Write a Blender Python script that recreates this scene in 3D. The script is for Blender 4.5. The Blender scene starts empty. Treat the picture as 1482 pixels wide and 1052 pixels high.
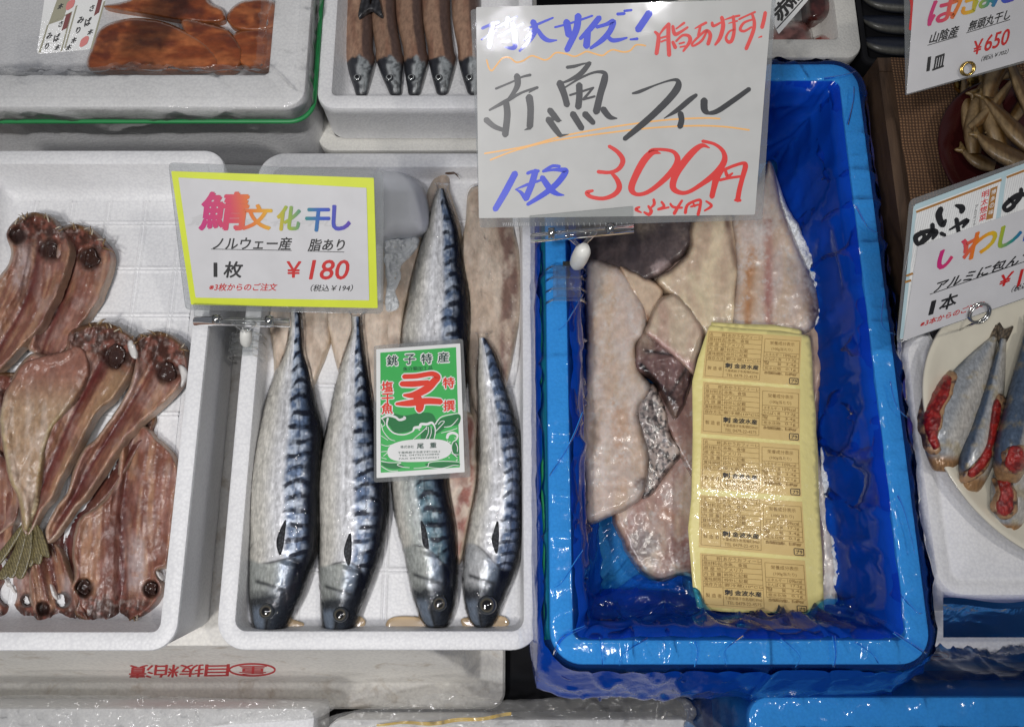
import bpy, math, random
import numpy as np
from mathutils import Vector
from mathutils.geometry import delaunay_2d_cdt

random.seed(7)
RNG = np.random.default_rng(11)
S = bpy.context.scene
COL = S.collection

# ------------------------------------------------------------------ camera, world, lamps
F, TH, HC = 1119.0, math.radians(14.5), 0.8
cam_d = bpy.data.cameras.new('camera'); cam = bpy.data.objects.new('camera', cam_d); COL.objects.link(cam)
cam_d.sensor_width = 36.0; cam_d.lens = 36.0 * F / 1482.0
cam.location = (0, 0, HC); cam.rotation_euler = (TH, 0, 0)
cam_d.clip_start = 0.01; cam_d.clip_end = 50
S.camera = cam

W = bpy.data.worlds.new('World'); S.world = W; W.use_nodes = True
W.node_tree.nodes['Background'].inputs[0].default_value = (0.86, 0.9, 1.0, 1)
W.node_tree.nodes['Background'].inputs[1].default_value = 0.13

def lamp(name, loc, power, radius, col, aim=None, angle=100, blend=1.0):
    d = bpy.data.lights.new(name, 'SPOT'); o = bpy.data.objects.new(name, d); COL.objects.link(o)
    d.energy = power; d.shadow_soft_size = radius; d.color = col
    d.spot_size = math.radians(angle); d.spot_blend = blend
    o.location = loc
    v = Vector(aim) - Vector(loc); o.rotation_euler = v.to_track_quat('-Z', 'Y').to_euler()
    return o
lamp('stall_lamp', (-0.50, -0.24, 1.55), 27, 0.045, (0.985, 0.97, 1.0), (0.0, 0.03, 0), 84)
lamp('stall_lamp', (-0.18, -0.16, 1.55), 4.5, 0.05, (0.94, 0.92, 1.0), (0.0, 0.02, 0), 66)
lamp('stall_lamp', (0.21, -0.07, 1.55), 9, 0.03, (0.985, 0.97, 1.0), (0.0, 0.0, 0), 66)
lamp('stall_lamp', (0.68, 0.15, 1.50), 17, 0.035, (1.0, 0.95, 0.88), (0.10, 0.12, 0), 70)
lamp('front_fill', (-0.72, -0.90, 2.0), 92, 0.16, (1.0, 0.97, 0.93), (-0.20, 0.46, -0.05), 50)  # added fill from the viewer's side to brighten the back boxes' front walls

S.view_settings.view_transform = 'Standard'; S.view_settings.look = 'None'
S.view_settings.exposure = 0.0; S.view_settings.gamma = 1.0; S.view_settings.use_curve_mapping = False
S.cycles.max_bounces = 10; S.cycles.transparent_max_bounces = 24
S.cycles.caustics_reflective = False; S.cycles.caustics_refractive = False

# ------------------------------------------------------------------ geometry helpers
def P(u, v, z):
    """the point at height z that the photograph's pixel (u, v) looks at"""
    u = np.asarray(u, float); v = np.asarray(v, float); z = np.asarray(z, float)
    dx = (u - 741) / F; dy = -(v - 526) / F
    ry = dy * math.cos(TH) + math.sin(TH); rz = dy * math.sin(TH) - math.cos(TH)
    k = (z - HC) / rz
    return np.stack(np.broadcast_arrays(dx * k, ry * k, z), -1)

def ray(u, v):
    dx = (u - 741) / F; dy = -(v - 526) / F
    return np.array([dx, dy * math.cos(TH) + math.sin(TH), dy * math.sin(TH) - math.cos(TH)])

def pix(p):
    """pixel of world points (N,3)"""
    p = np.asarray(p, float); q = p - np.array([0, 0, HC])
    y = q[..., 1] * math.cos(TH) + q[..., 2] * math.sin(TH); z = -q[..., 1] * math.sin(TH) + q[..., 2] * math.cos(TH)
    return np.stack([741 + F * q[..., 0] / -z, 526 - F * y / -z], -1)

def sm(x, a, b):
    t = np.clip((x - a) / (b - a), 0, 1); return t * t * (3 - 2 * t)

def _h(i, j, s):
    n = (i * 374761393 + j * 668265263 + s * 974634777) & 0xffffffff
    n = ((n ^ (n >> 13)) * 1274126177) & 0xffffffff
    return ((n ^ (n >> 16)) & 0xffff) / 65535.0
def vn(x, y, s=0):
    x = np.asarray(x, float); y = np.asarray(y, float)
    i = np.floor(x).astype(np.int64); j = np.floor(y).astype(np.int64)
    fx = x - i; fy = y - j; fx = fx * fx * (3 - 2 * fx); fy = fy * fy * (3 - 2 * fy)
    a = _h(i, j, s); b = _h(i + 1, j, s); c = _h(i, j + 1, s); d = _h(i + 1, j + 1, s)
    return (a * (1 - fx) + b * fx) * (1 - fy) + (c * (1 - fx) + d * fx) * fy
def fbm(x, y, s=0, o=4):
    r = 0; a = 0.5; t = 0
    for k in range(o):
        r = r + a * vn(np.asarray(x) * 2 ** k, np.asarray(y) * 2 ** k, s + 17 * k); t += a; a *= 0.5
    return r / t
def ridged(x, y, s=0, o=3):
    r = 0; a = 0.5; t = 0
    for k in range(o):
        r = r + a * (1 - np.abs(2 * vn(np.asarray(x) * 2 ** k, np.asarray(y) * 2 ** k, s + 31 * k) - 1)) ** 2; t += a; a *= 0.5
    return r / t
def mix(a, b, f):
    f = np.asarray(f)[..., None]; return np.asarray(a) * (1 - f) + np.asarray(b) * f

def cr(pts, n=8, closed=False):
    """Catmull-Rom through rows of any dimension"""
    p = np.asarray(pts, float); m = len(p); out = []
    rng = m if closed else m - 1
    for i in range(rng):
        if closed: a, b, c, d = p[(i - 1) % m], p[i], p[(i + 1) % m], p[(i + 2) % m]
        else: a, b, c, d = p[max(i - 1, 0)], p[i], p[i + 1], p[min(i + 2, m - 1)]
        for k in range(n):
            t = k / n
            out.append(0.5 * ((2 * b) + (c - a) * t + (2 * a - 5 * b + 4 * c - d) * t * t + (3 * b - a - 3 * c + d) * t ** 3))
    if not closed: out.append(p[-1])
    return np.array(out)

def resample(p, step, closed=False):
    p = np.asarray(p, float)
    if closed: p = np.vstack([p, p[:1]])
    L = np.r_[0, np.cumsum(np.linalg.norm(np.diff(p[:, :2], axis=0), axis=1))]
    n = max(int(round(L[-1] / step)), 3)
    s = np.linspace(0, L[-1], n + 1)
    q = np.stack([np.interp(s, L, p[:, k]) for k in range(p.shape[1])], -1)
    return q[:-1] if closed else q

# ------------------------------------------------------------------ object helpers
LOC = {}
def tag(o, label, cat, group=None):
    o['label'] = label; o['category'] = cat
    if group: o['group'] = group
    return o
def thing(name, label, cat, loc, group=None):
    o = bpy.data.objects.new(name, None); COL.objects.link(o)
    o.empty_display_size = 0.02; o.location = [float(c) for c in loc]; LOC[o.name] = np.array(loc, float)
    return tag(o, label, cat, group)
def obj(name, V, Fc, mat, parent=None, cols=None, smooth=True, uv=None, sharp=None):
    V = np.asarray(V, float)
    if parent is not None: loc = LOC[parent.name]
    else:
        lo, hi = V.min(0), V.max(0); loc = np.array([(lo[0] + hi[0]) / 2, (lo[1] + hi[1]) / 2, lo[2]])
    me = bpy.data.meshes.new(name); me.from_pydata((V - loc).tolist(), [], [list(map(int, f)) for f in Fc]); me.update()
    if smooth: me.polygons.foreach_set('use_smooth', [True] * len(me.polygons))
    if sharp: me.set_sharp_from_angle(angle=math.radians(sharp))
    if cols is not None:
        a = me.color_attributes.new('Col', 'FLOAT_COLOR', 'POINT')
        c = np.ones((len(V), 4)); c[:, :3] = np.clip(cols, 0, 1); a.data.foreach_set('color', c.ravel())
    if uv is not None:
        l = me.uv_layers.new(name='UVMap'); idx = np.empty(len(me.loops), int); me.loops.foreach_get('vertex_index', idx)
        l.data.foreach_set('uv', np.asarray(uv, float)[idx].ravel())
    if mat is not None: me.materials.append(mat)
    o = bpy.data.objects.new(name, me); COL.objects.link(o); LOC[o.name] = loc
    if parent is None: o.location = loc
    else: o.parent = parent
    return o

class MB:
    def __init__(s): s.V = []; s.F = []
    def add(s, V, Fc):
        n = len(s.V); s.V.extend([tuple(map(float, v)) for v in V]); s.F.extend([[i + n for i in f] for f in Fc]); return s
    def box(s, a, b):
        (x0, y0, z0), (x1, y1, z1) = a, b
        return s.add([(x0, y0, z0), (x1, y0, z0), (x1, y1, z0), (x0, y1, z0), (x0, y0, z1), (x1, y0, z1), (x1, y1, z1), (x0, y1, z1)],
                     [(3, 2, 1, 0), (4, 5, 6, 7), (0, 1, 5, 4), (1, 2, 6, 5), (2, 3, 7, 6), (3, 0, 4, 7)])
    def prism(s, poly, nrm, t):
        """planar polygon (3D points) given thickness t along nrm"""
        p = np.asarray(poly, float); n = np.asarray(nrm, float) * t; m = len(p)
        return s.add(np.vstack([p, p + n]), [list(range(m))[::-1], list(range(m, 2 * m))] + [(i, (i + 1) % m, m + (i + 1) % m, m + i) for i in range(m)])
    def tube(s, pts, r, n=8, caps=True, closed=False):
        p = np.asarray(pts, float); m = len(p); rr = np.broadcast_to(np.asarray(r, float), (m,)); ring = []
        up = np.array([0.0, 0.0, 1.0])
        for i in range(m):
            a = p[(i + 1) % m] if closed else p[min(i + 1, m - 1)]; b = p[i - 1] if (closed or i > 0) else p[0]
            t = a - b; t /= np.linalg.norm(t) + 1e-12
            x = np.cross(t, up)
            if np.linalg.norm(x) < 0.1: x = np.cross(t, [0, 1.0, 0])
            x /= np.linalg.norm(x); y = np.cross(x, t)
            for k in range(n):
                an = 2 * math.pi * k / n; ring.append(p[i] + rr[i] * (math.cos(an) * x + math.sin(an) * y))
        f = []
        for i in range(m if closed else m - 1):
            for k in range(n):
                j = (i + 1) % m
                f.append((i * n + k, i * n + (k + 1) % n, j * n + (k + 1) % n, j * n + k))
        if caps and not closed: f += [list(range(n))[::-1], list(range((m - 1) * n, m * n))]
        return s.add(ring, f)

def rrect(x0, x1, y0, y1, r, nc=10, ns=14):
    pts = []
    cs = [(x1 - r, y1 - r, 0), (x0 + r, y1 - r, 90), (x0 + r, y0 + r, 180), (x1 - r, y0 + r, 270)]
    for i, (cx, cy, a0) in enumerate(cs):
        for k in range(nc + 1):
            a = math.radians(a0 + 90 * k / nc); pts.append((cx + r * math.cos(a), cy + r * math.sin(a)))
        nx, ny, na = cs[(i + 1) % 4]; a = math.radians(na)
        q = (nx + r * math.cos(a), ny + r * math.sin(a)); p = pts[-1]
        for k in range(1, ns): pts.append((p[0] + (q[0] - p[0]) * k / ns, p[1] + (q[1] - p[1]) * k / ns))
    return np.array(pts)

def sweep(rect, prof, r, nc=10, ns=14, disp=None, cap0=False, cap1=True):
    """prof: (inset, z) from outside to inside; returns V, F"""
    x0, x1, y0, y1 = rect; rings = []
    for d, z in prof:
        rr = max(r - d, 0.006) if d > 0 else r - d
        c = rrect(x0 + d, x1 - d, y0 + d, y1 - d, rr, nc, ns)
        rings.append(np.c_[c, np.full(len(c), z)])
    G = np.array(rings)
    if disp is not None: G = disp(G)
    m, n = G.shape[:2]; Fc = []
    for i in range(m - 1):
        for k in range(n): Fc.append((i * n + k, i * n + (k + 1) % n, (i + 1) * n + (k + 1) % n, (i + 1) * n + k))
    if cap0: Fc.append(list(range(n))[::-1])
    if cap1: Fc.append(list(range((m - 1) * n, m * n)))
    return G.reshape(-1, 3), Fc

def dense(prof, n):
    p = np.asarray(prof, float); L = np.r_[0, np.cumsum(np.linalg.norm(np.diff(p, axis=0), axis=1))]
    s = np.linspace(0, L[-1], n); return np.stack([np.interp(s, L, p[:, 0]), np.interp(s, L, p[:, 1])], -1)

def inside(pts, poly):
    x, y = pts[:, 0], pts[:, 1]; r = np.zeros(len(pts), bool); n = len(poly)
    for i in range(n):
        x1, y1 = poly[i]; x2, y2 = poly[(i + 1) % n]
        if y1 == y2: continue
        c = ((y1 > y) != (y2 > y)) & (x < (x2 - x1) * (y - y1) / (y2 - y1) + x1); r ^= c
    return r
def edge_dist(pts, poly):
    d = np.full(len(pts), 1e9); n = len(poly)
    for i in range(n):
        a, b = poly[i], poly[(i + 1) % n]; ab = b - a; L = ab @ ab + 1e-12
        t = np.clip(((pts - a) @ ab) / L, 0, 1); q = a + t[:, None] * ab
        d = np.minimum(d, np.hypot(*(pts - q).T))
    return d

def slab(name, poly, z0, thick, mat, parent, colf=None, step=4.0, edge=10.0, h=None, skirt=0.004, smooth_poly=True, jag=0.0, seed=1):
    """a lying piece with a traced outline: z0 (number or function of u, v) its underside, a rounded rim edge px wide"""
    p = np.asarray(poly, float)
    if smooth_poly: p = cr(p, 6, True)
    p = resample(p, step, True)
    if jag:
        c = p.mean(0); d = p - c; d /= np.linalg.norm(d, axis=1)[:, None] + 1e-9
        k = np.arange(len(p)) * step
        p = p + d * (jag * 2 * (fbm(k / 14, k * 0 + seed, seed, 3) - 0.5))[:, None]
    lo, hi = p.min(0), p.max(0)
    gx, gy = np.meshgrid(np.arange(lo[0], hi[0], step), np.arange(lo[1], hi[1], step * 0.9)); gx[::2] += step / 2
    g = np.c_[gx.ravel(), gy.ravel()] + RNG.uniform(-0.15, 0.15, (gx.size, 2)) * step
    g = g[inside(g, p)]
    if len(g): g = g[edge_dist(g, p) > step * 0.55]
    n = len(p); allp = np.vstack([p, g]) if len(g) else p
    vo, _, fo, *_ = delaunay_2d_cdt([Vector(q) for q in allp], [(i, (i + 1) % n) for i in range(n)], [list(range(n))], 1, 1e-6)
    q = np.array([tuple(v) for v in vo]); d = edge_dist(q, p)
    zb = z0(q[:, 0], q[:, 1]) if callable(z0) else np.full(len(q), float(z0))
    e = np.clip(d / edge, 0, 1); dome = np.sqrt(1 - (1 - e) ** 2)
    z = zb + thick * (0.25 + 0.75 * dome)
    if h is not None: z = z + h(q[:, 0], q[:, 1], d) * np.clip(d / 5, 0, 1)
    V = P(q[:, 0], q[:, 1], z)
    cols = colf(q[:, 0], q[:, 1], d) if colf else None
    # rim order as given back by the triangulation: boundary edges
    cnt = {}
    for f in fo:
        for i in range(len(f)):
            k = (f[i], f[(i + 1) % len(f)]); cnt[k] = 1
    bd = [k for k in cnt if (k[1], k[0]) not in cnt]
    bv = sorted({i for k in bd for i in k}); mp = {i: len(q) + j for j, i in enumerate(bv)}
    B = V[bv].copy(); B[:, 2] = zb[bv] - skirt
    Fc = [list(f) for f in fo] + [(b, a, mp[a], mp[b]) for a, b in bd]
    V = np.vstack([V, B])
    if cols is not None: cols = np.vstack([cols, cols[bv]])
    nrm = np.cross(V[fo[0][1]] - V[fo[0][0]], V[fo[0][2]] - V[fo[0][0]])
    if nrm[2] < 0: Fc = [f[::-1] for f in Fc]
    o = obj(name, V, Fc, mat, parent, cols)
    TOP[o.name] = (q[:, 0], q[:, 1], z)
    return o
TOP = {}
def top_of(names, default=None):
    """height of the highest of these pieces at a pixel"""
    arr = [TOP[n] for n in names]
    U = np.concatenate([a[0] for a in arr]); Vv = np.concatenate([a[1] for a in arr]); Z = np.concatenate([a[2] for a in arr])
    def f(u, v):
        u = np.atleast_1d(np.asarray(u, float)); v = np.atleast_1d(np.asarray(v, float)); r = np.empty(len(u))
        for i in range(len(u)):
            d = (U - u[i]) ** 2 + (Vv - v[i]) ** 2; m = d < 36
            r[i] = Z[m].max() if m.any() else (default if default is not None else Z[d.argmin()])
        return r
    return f

def loft(name, st, zb, mat, parent, colf, ns=160, nt=44, pw=0.85, bump=None):
    """st rows: (u left, v left, u right, v right, height m): a rounded body lying flat, its outline traced at those rows"""
    st = np.asarray(st, float); q = cr(st, max(2, ns // (len(st) - 1) + 1)); m = len(q)
    sp = np.r_[0, np.cumsum(np.hypot(np.diff(q[:, 0] + q[:, 2]), np.diff(q[:, 1] + q[:, 3])) / 2)]; sp /= sp[-1]
    th = np.linspace(0, math.pi, nt); t = (1 - np.cos(th)) / 2; hz = np.sin(th) ** pw
    U = q[:, 0:1] * (1 - t) + q[:, 2:3] * t; V = q[:, 1:2] * (1 - t) + q[:, 3:4] * t
    zbb = zb(U, V) if callable(zb) else zb
    Z = zbb + np.maximum(q[:, 4:5], 0.0006) * hz[None, :]
    Sg = np.repeat(sp[:, None], nt, 1); Tg = np.repeat(t[None, :], m, 0)
    if bump is not None: Z = Z + bump(U, V, Sg, Tg) * hz[None, :]
    X = P(U, V, Z); cols = colf(U, V, Sg, Tg).reshape(-1, 3)
    Fc = [(i * nt + k, i * nt + k + 1, (i + 1) * nt + k + 1, (i + 1) * nt + k) for i in range(m - 1) for k in range(nt - 1)]
    Fc += [(i * nt + nt - 1, i * nt, (i + 1) * nt, (i + 1) * nt + nt - 1) for i in range(m - 1)]
    Fc += [list(range(nt)), list(range((m - 1) * nt, m * nt))[::-1]]
    a, b, c = X[m // 2, nt // 2], X[m // 2, nt // 2 + 1], X[m // 2 + 1, nt // 2 + 1]
    if np.cross(b - a, c - a)[2] < 0: Fc = [f[::-1] for f in Fc]
    o = obj(name, X.reshape(-1, 3), Fc, mat, parent, cols, uv=np.c_[Sg.ravel(), Tg.ravel()])
    TOP[o.name] = (U.ravel(), V.ravel(), Z.ravel())
    return o

def spine(pts, ws, hs):
    """rows for loft() from a centre line (u, v), half widths px and heights m"""
    p = np.asarray(pts, float); t = np.gradient(p, axis=0); t /= np.linalg.norm(t, axis=1)[:, None]
    n = np.c_[-t[:, 1], t[:, 0]]; w = np.asarray(ws, float)[:, None]
    return np.c_[p - n * w, p + n * w, np.asarray(hs, float)]

# ------------------------------------------------------------------ materials
def nt_of(name):
    m = bpy.data.materials.new(name); m.use_nodes = True; n = m.node_tree; n.nodes.clear()
    out = n.nodes.new('ShaderNodeOutputMaterial'); return m, n, out
def N(n, t, **k):
    x = n.nodes.new('ShaderNode' + t)
    for a, b in k.items(): setattr(x, a, b)
    return x
def principled(n, out, col, rough, **k):
    b = N(n, 'BsdfPrincipled'); b.inputs['Roughness'].default_value = rough
    if not hasattr(col, 'is_linked'): b.inputs['Base Color'].default_value = (*col, 1)
    else: n.links.new(col, b.inputs['Base Color'])
    for a, v in k.items(): b.inputs[a.replace('_', ' ')].default_value = v
    n.links.new(b.outputs[0], out.inputs[0]); return b
def coords(n, scale=(1, 1, 1)):
    tc = N(n, 'TexCoord'); mp = N(n, 'Mapping'); mp.inputs['Scale'].default_value = scale
    n.links.new(tc.outputs['Object'], mp.inputs[0]); return mp.outputs[0]
def noise(n, vec, scale, detail=3, rough=0.5, dist=0):
    x = N(n, 'TexNoise'); x.inputs['Scale'].default_value = scale; x.inputs['Detail'].default_value = detail
    x.inputs['Roughness'].default_value = rough; x.inputs['Distortion'].default_value = dist; n.links.new(vec, x.inputs['Vector']); return x
def ramp(n, fac, stops):
    r = N(n, 'ValToRGB'); e = r.color_ramp.elements
    while len(e) < len(stops): e.new(0.5)
    for el, (p, c) in zip(e, stops): el.position = p; el.color = (*c, 1)
    n.links.new(fac, r.inputs[0]); return r.outputs[0]
def bumpn(n, hsock, strength, dist=0.001, prev=None):
    b = N(n, 'Bump'); b.inputs['Strength'].default_value = strength; b.inputs['Distance'].default_value = dist
    n.links.new(hsock, b.inputs['Height'])
    if prev is not None: n.links.new(prev, b.inputs['Normal'])
    return b.outputs[0]

def mat_foam(name, col=(0.76, 0.765, 0.775), bead=330, dirt=0.0):
    m, n, out = nt_of(name); v = coords(n)
    vo = N(n, 'TexVoronoi'); vo.inputs['Scale'].default_value = bead; n.links.new(v, vo.inputs['Vector'])
    ns = noise(n, v, 14, 4)
    c = ramp(n, ns.outputs[0], [(0.3, tuple(x * 0.93 for x in col)), (0.6, col)])
    if dirt:
        d = noise(n, v, 22, 6, 0.65, 1.0)
        f = ramp(n, d.outputs[0], [(0.56, (0, 0, 0)), (0.75, (dirt, dirt, dirt))])
        mx = N(n, 'MixRGB'); mx.inputs[2].default_value = (0.36, 0.28, 0.19, 1); n.links.new(f, mx.inputs[0]); n.links.new(c, mx.inputs[1]); c = mx.outputs[0]
    mb = N(n, 'MixRGB', blend_type='MULTIPLY'); mb.inputs[0].default_value = 1
    cell = ramp(n, vo.outputs['Distance'], [(0.35, (1, 1, 1)), (0.75, (0.91, 0.91, 0.92))])
    n.links.new(c, mb.inputs[1]); n.links.new(cell, mb.inputs[2])
    b = principled(n, out, mb.outputs[0], 0.42, Specular_IOR_Level=0.35)
    nb = bumpn(n, vo.outputs['Distance'], 0.35, -0.0008); nb = bumpn(n, noise(n, v, 60, 3).outputs[0], 0.12, 0.002, nb)
    n.links.new(nb, b.inputs['Normal']); return m

def mat_col(name, rough=0.4, coat=0.0, coat_rough=0.05, metallic=0.0, spec=0.5, bscale=300, bstr=0.2, bdist=0.001, stretch=(1, 1, 1), mott=0.15, mscale=250, sss=0.0, cscale=90, cstr=0.0):
    """pigment from the piece's own colour attribute, fine mottling and relief from noise; cstr: crinkles of the wrapping film in the coat"""
    m, n, out = nt_of(name); v = coords(n, stretch)
    at = N(n, 'Attribute', attribute_name='Col')
    ns = noise(n, v, mscale, 4, 0.6)
    f = ramp(n, ns.outputs[0], [(0.3, (1 - mott,) * 3), (0.7, (1 + mott,) * 3)])
    mb = N(n, 'MixRGB', blend_type='MULTIPLY'); mb.inputs[0].default_value = 1
    n.links.new(at.outputs['Color'], mb.inputs[1]); n.links.new(f, mb.inputs[2])
    b = principled(n, out, mb.outputs[0], rough, Metallic=metallic, Specular_IOR_Level=spec, Coat_Weight=coat, Coat_Roughness=coat_rough)
    if sss: b.inputs['Subsurface Weight'].default_value = sss; b.inputs['Subsurface Radius'].default_value = (0.006, 0.003, 0.002); b.inputs['Subsurface Scale'].default_value = 1.0
    nb = bumpn(n, noise(n, v, bscale, 4, 0.6).outputs[0], bstr, bdist)
    n.links.new(nb, b.inputs['Normal'])
    if cstr:
        v2 = coords(n); wv = noise(n, v2, cscale, 3, 0.6, 1.6)
        n.links.new(bumpn(n, wv.outputs[0], cstr, 0.006), b.inputs['Coat Normal'])
    elif coat: n.links.new(nb, b.inputs['Coat Normal'])
    return m

def mat_plain(name, col, rough=0.5, metallic=0.0, coat=0.0, spec=0.5, bscale=0, bstr=0.1, bdist=0.001, cr_=0.04):
    m, n, out = nt_of(name); v = coords(n)
    ns = noise(n, v, 40, 4)
    c = ramp(n, ns.outputs[0], [(0.3, tuple(x * 0.92 for x in col)), (0.7, col)])
    b = principled(n, out, c, rough, Metallic=metallic, Coat_Weight=coat, Coat_Roughness=cr_, Specular_IOR_Level=spec)
    if bscale:
        nb = bumpn(n, noise(n, v, bscale, 3).outputs[0], bstr, bdist); n.links.new(nb, b.inputs['Normal']); n.links.new(nb, b.inputs['Coat Normal'])
    return m

def mat_film(name, tint, body, haze=0.12, rough=0.08, bscale=70, bstr=0.5, bdist=0.004, gloss=1.0, ior=1.4):
    """thin plastic: tinted see-through, a little milky, shiny"""
    m, n, out = nt_of(name); v = coords(n)
    nb = bumpn(n, noise(n, v, bscale, 3, 0.55, 1.2).outputs[0], bstr, bdist)
    tr = N(n, 'BsdfTransparent'); tr.inputs[0].default_value = (*tint, 1)
    df = N(n, 'BsdfDiffuse'); df.inputs[0].default_value = (*body, 1); tl = N(n, 'BsdfTranslucent'); tl.inputs[0].default_value = (*body, 1)
    m0 = N(n, 'MixShader'); m0.inputs[0].default_value = 0.4; n.links.new(df.outputs[0], m0.inputs[1]); n.links.new(tl.outputs[0], m0.inputs[2])
    m1 = N(n, 'MixShader'); m1.inputs[0].default_value = haze; n.links.new(tr.outputs[0], m1.inputs[1]); n.links.new(m0.outputs[0], m1.inputs[2])
    gl = N(n, 'BsdfGlossy'); gl.inputs['Roughness'].default_value = rough; gl.inputs[0].default_value = (gloss, gloss, gloss, 1); n.links.new(nb, gl.inputs['Normal'])
    fr = N(n, 'Fresnel'); fr.inputs[0].default_value = ior; n.links.new(nb, fr.inputs['Normal'])
    m2 = N(n, 'MixShader'); n.links.new(fr.outputs[0], m2.inputs[0]); n.links.new(m1.outputs[0], m2.inputs[1]); n.links.new(gl.outputs[0], m2.inputs[2])
    n.links.new(m2.outputs[0], out.inputs[0]); return m

def mat_rainbow(name, x0, x1):
    """printed rainbow ink, running along the sign from local x0 to x1"""
    m, n, out = nt_of(name); tc = N(n, 'TexCoord'); sp = N(n, 'SeparateXYZ'); n.links.new(tc.outputs['Object'], sp.inputs[0])
    mr = N(n, 'MapRange'); mr.inputs[1].default_value = x0; mr.inputs[2].default_value = x1; n.links.new(sp.outputs[0], mr.inputs[0])
    c = ramp(n, mr.outputs[0], [(0.0, (0.46, 0.015, 0.16)), (0.2, (0.54, 0.04, 0.09)), (0.33, (0.62, 0.15, 0.012)), (0.46, (0.62, 0.36, 0.012)), (0.57, (0.26, 0.36, 0.03)), (0.68, (0.015, 0.20, 0.18)), (0.8, (0.015, 0.07, 0.42)), (1.0, (0.09, 0.03, 0.32))])
    principled(n, out, c, 0.5, Coat_Weight=0.12, Coat_Roughness=0.1); return m

M = {}
M['foam'] = mat_foam('foam_white')
M['foam_dirty'] = mat_foam('foam_stained', (0.74, 0.72, 0.67), 260, 0.75)
M['foam_cream'] = mat_foam('foam_cream', (0.72, 0.71, 0.66), 420)
M['blue_film'] = mat_film('blue_polythene', (0.25, 0.66, 0.99), (0.012, 0.15, 0.80), 0.15, 0.09, 40, 0.22, 0.002, 1.0, 1.3)
M['dense_film'] = mat_film('blue_polythene_layers', (0.12, 0.45, 0.95), (0.008, 0.12, 0.80), 0.55, 0.10, 40, 0.25, 0.002, 1.0, 1.25)
M['clear_film'] = mat_film('clear_polythene', (0.99, 0.99, 0.985), (0.85, 0.86, 0.84), 0.06, 0.06, 80, 0.35, 0.0014, 1.0, 1.25)
M['milky_film'] = mat_film('milky_polythene', (0.97, 0.97, 0.96), (0.82, 0.82, 0.81), 0.22, 0.10, 60, 0.5, 0.002, 1.0, 1.3)
M['pale_blue_film'] = mat_film('pale_blue_polythene', (0.70, 0.78, 0.97), (0.26, 0.32, 0.74), 0.85, 0.12, 40, 0.4, 0.002)
M['wrap'] = mat_film('shrink_wrap', (0.992, 0.992, 0.992), (0.8, 0.8, 0.8), 0.004, 0.04, 110, 0.7, 0.0028, 1.0, 1.22)
M['laminate'] = mat_film('laminate', (0.90, 0.91, 0.92), (0.6, 0.62, 0.62), 0.22, 0.06, 12, 0.1, 0.004)
M['acrylic'] = mat_film('clear_acrylic', (0.93, 0.94, 0.94), (0.6, 0.6, 0.6), 0.06, 0.03, 20, 0.1, 0.001)
M['green_strap'] = mat_plain('green_strap', (0.02, 0.24, 0.07), 0.4)
M['paper'] = mat_plain('laminated_paper', (0.46, 0.465, 0.455), 0.45, 0, 0.45, 0.4, 9, 0.25, 0.006, 0.1)
M['paper_print'] = mat_plain('printed_card', (0.56, 0.56, 0.575), 0.45, 0, 0.45, 0.4, 9, 0.2, 0.004, 0.1)
M['yellow_card'] = mat_plain('fluorescent_card', (0.60, 0.68, 0.03), 0.5, 0, 0.4, 0.5, 0, 0.1, 0.001, 0.1)
M['label_back'] = mat_plain('label_backing', (0.78, 0.69, 0.27), 0.35, 0, 0.7, 0.5, 120, 0.35, 0.002)
M['label_tan'] = mat_plain('label_paper', (0.66, 0.48, 0.19), 0.45, 0, 0.22, 0.4, 150, 0.3, 0.0012, 0.1)
M['ink_brown'] = mat_plain('ink_brown', (0.27, 0.16, 0.045), 0.5)
M['ink_black'] = mat_plain('ink_black', (0.012, 0.012, 0.014), 0.5, 0, 0.12, 0.5, 30, 0.1)
M['marker_black'] = mat_plain('marker_black', (0.018, 0.020, 0.024), 0.35, 0, 0.8, 0.5, 9, 0.25, 0.006)
M['marker_blue'] = mat_plain('marker_blue', (0.02, 0.05, 0.60), 0.35, 0, 0.8, 0.5, 9, 0.25, 0.006)
M['marker_red'] = mat_plain('marker_red', (0.66, 0.035, 0.03), 0.35, 0, 0.8, 0.5, 9, 0.25, 0.006)
M['marker_orange'] = mat_plain('marker_orange', (0.80, 0.42, 0.12), 0.4, 0, 0.6)
M['ink_red'] = mat_plain('ink_red', (0.50, 0.012, 0.012), 0.5, 0, 0.12)
M['stamp_red'] = mat_plain('stamp_red', (0.60, 0.045, 0.05), 0.6)
M['ink_grey'] = mat_plain('ink_grey', (0.5, 0.5, 0.51), 0.5, 0, 0.5)
M['card_green'] = mat_plain('card_green', (0.045, 0.42, 0.09), 0.4, 0, 1.0, 0.5, 500, 0.12, 0.001)
M['card_dark_green'] = mat_plain('card_dark_green', (0.012, 0.17, 0.045), 0.4, 0, 1.0, 0.5, 500, 0.12, 0.001)
M['card_red'] = mat_plain('card_red', (0.72, 0.045, 0.02), 0.4, 0, 1.0, 0.5, 500, 0.12, 0.001)
M['card_white'] = mat_plain('card_white', (0.74, 0.75, 0.74), 0.4, 0, 1.0, 0.5, 500, 0.1, 0.001)
M['metal'] = mat_plain('steel', (0.6, 0.6, 0.58), 0.18, 1.0)
M['brass'] = mat_plain('brass', (0.62, 0.42, 0.12), 0.2, 1.0)
M['joint'] = mat_plain('white_nylon', (0.74, 0.74, 0.70), 0.35)
M['black_plastic'] = mat_plain('black_plastic', (0.010, 0.010, 0.012), 0.75, 0, 0, 0.2)
M['plate'] = mat_plain('glazed_plate', (0.70, 0.66, 0.54), 0.12, 0, 0.8)
M['plate_red'] = mat_plain('lacquer_dish', (0.035, 0.006, 0.006), 0.25)
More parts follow.
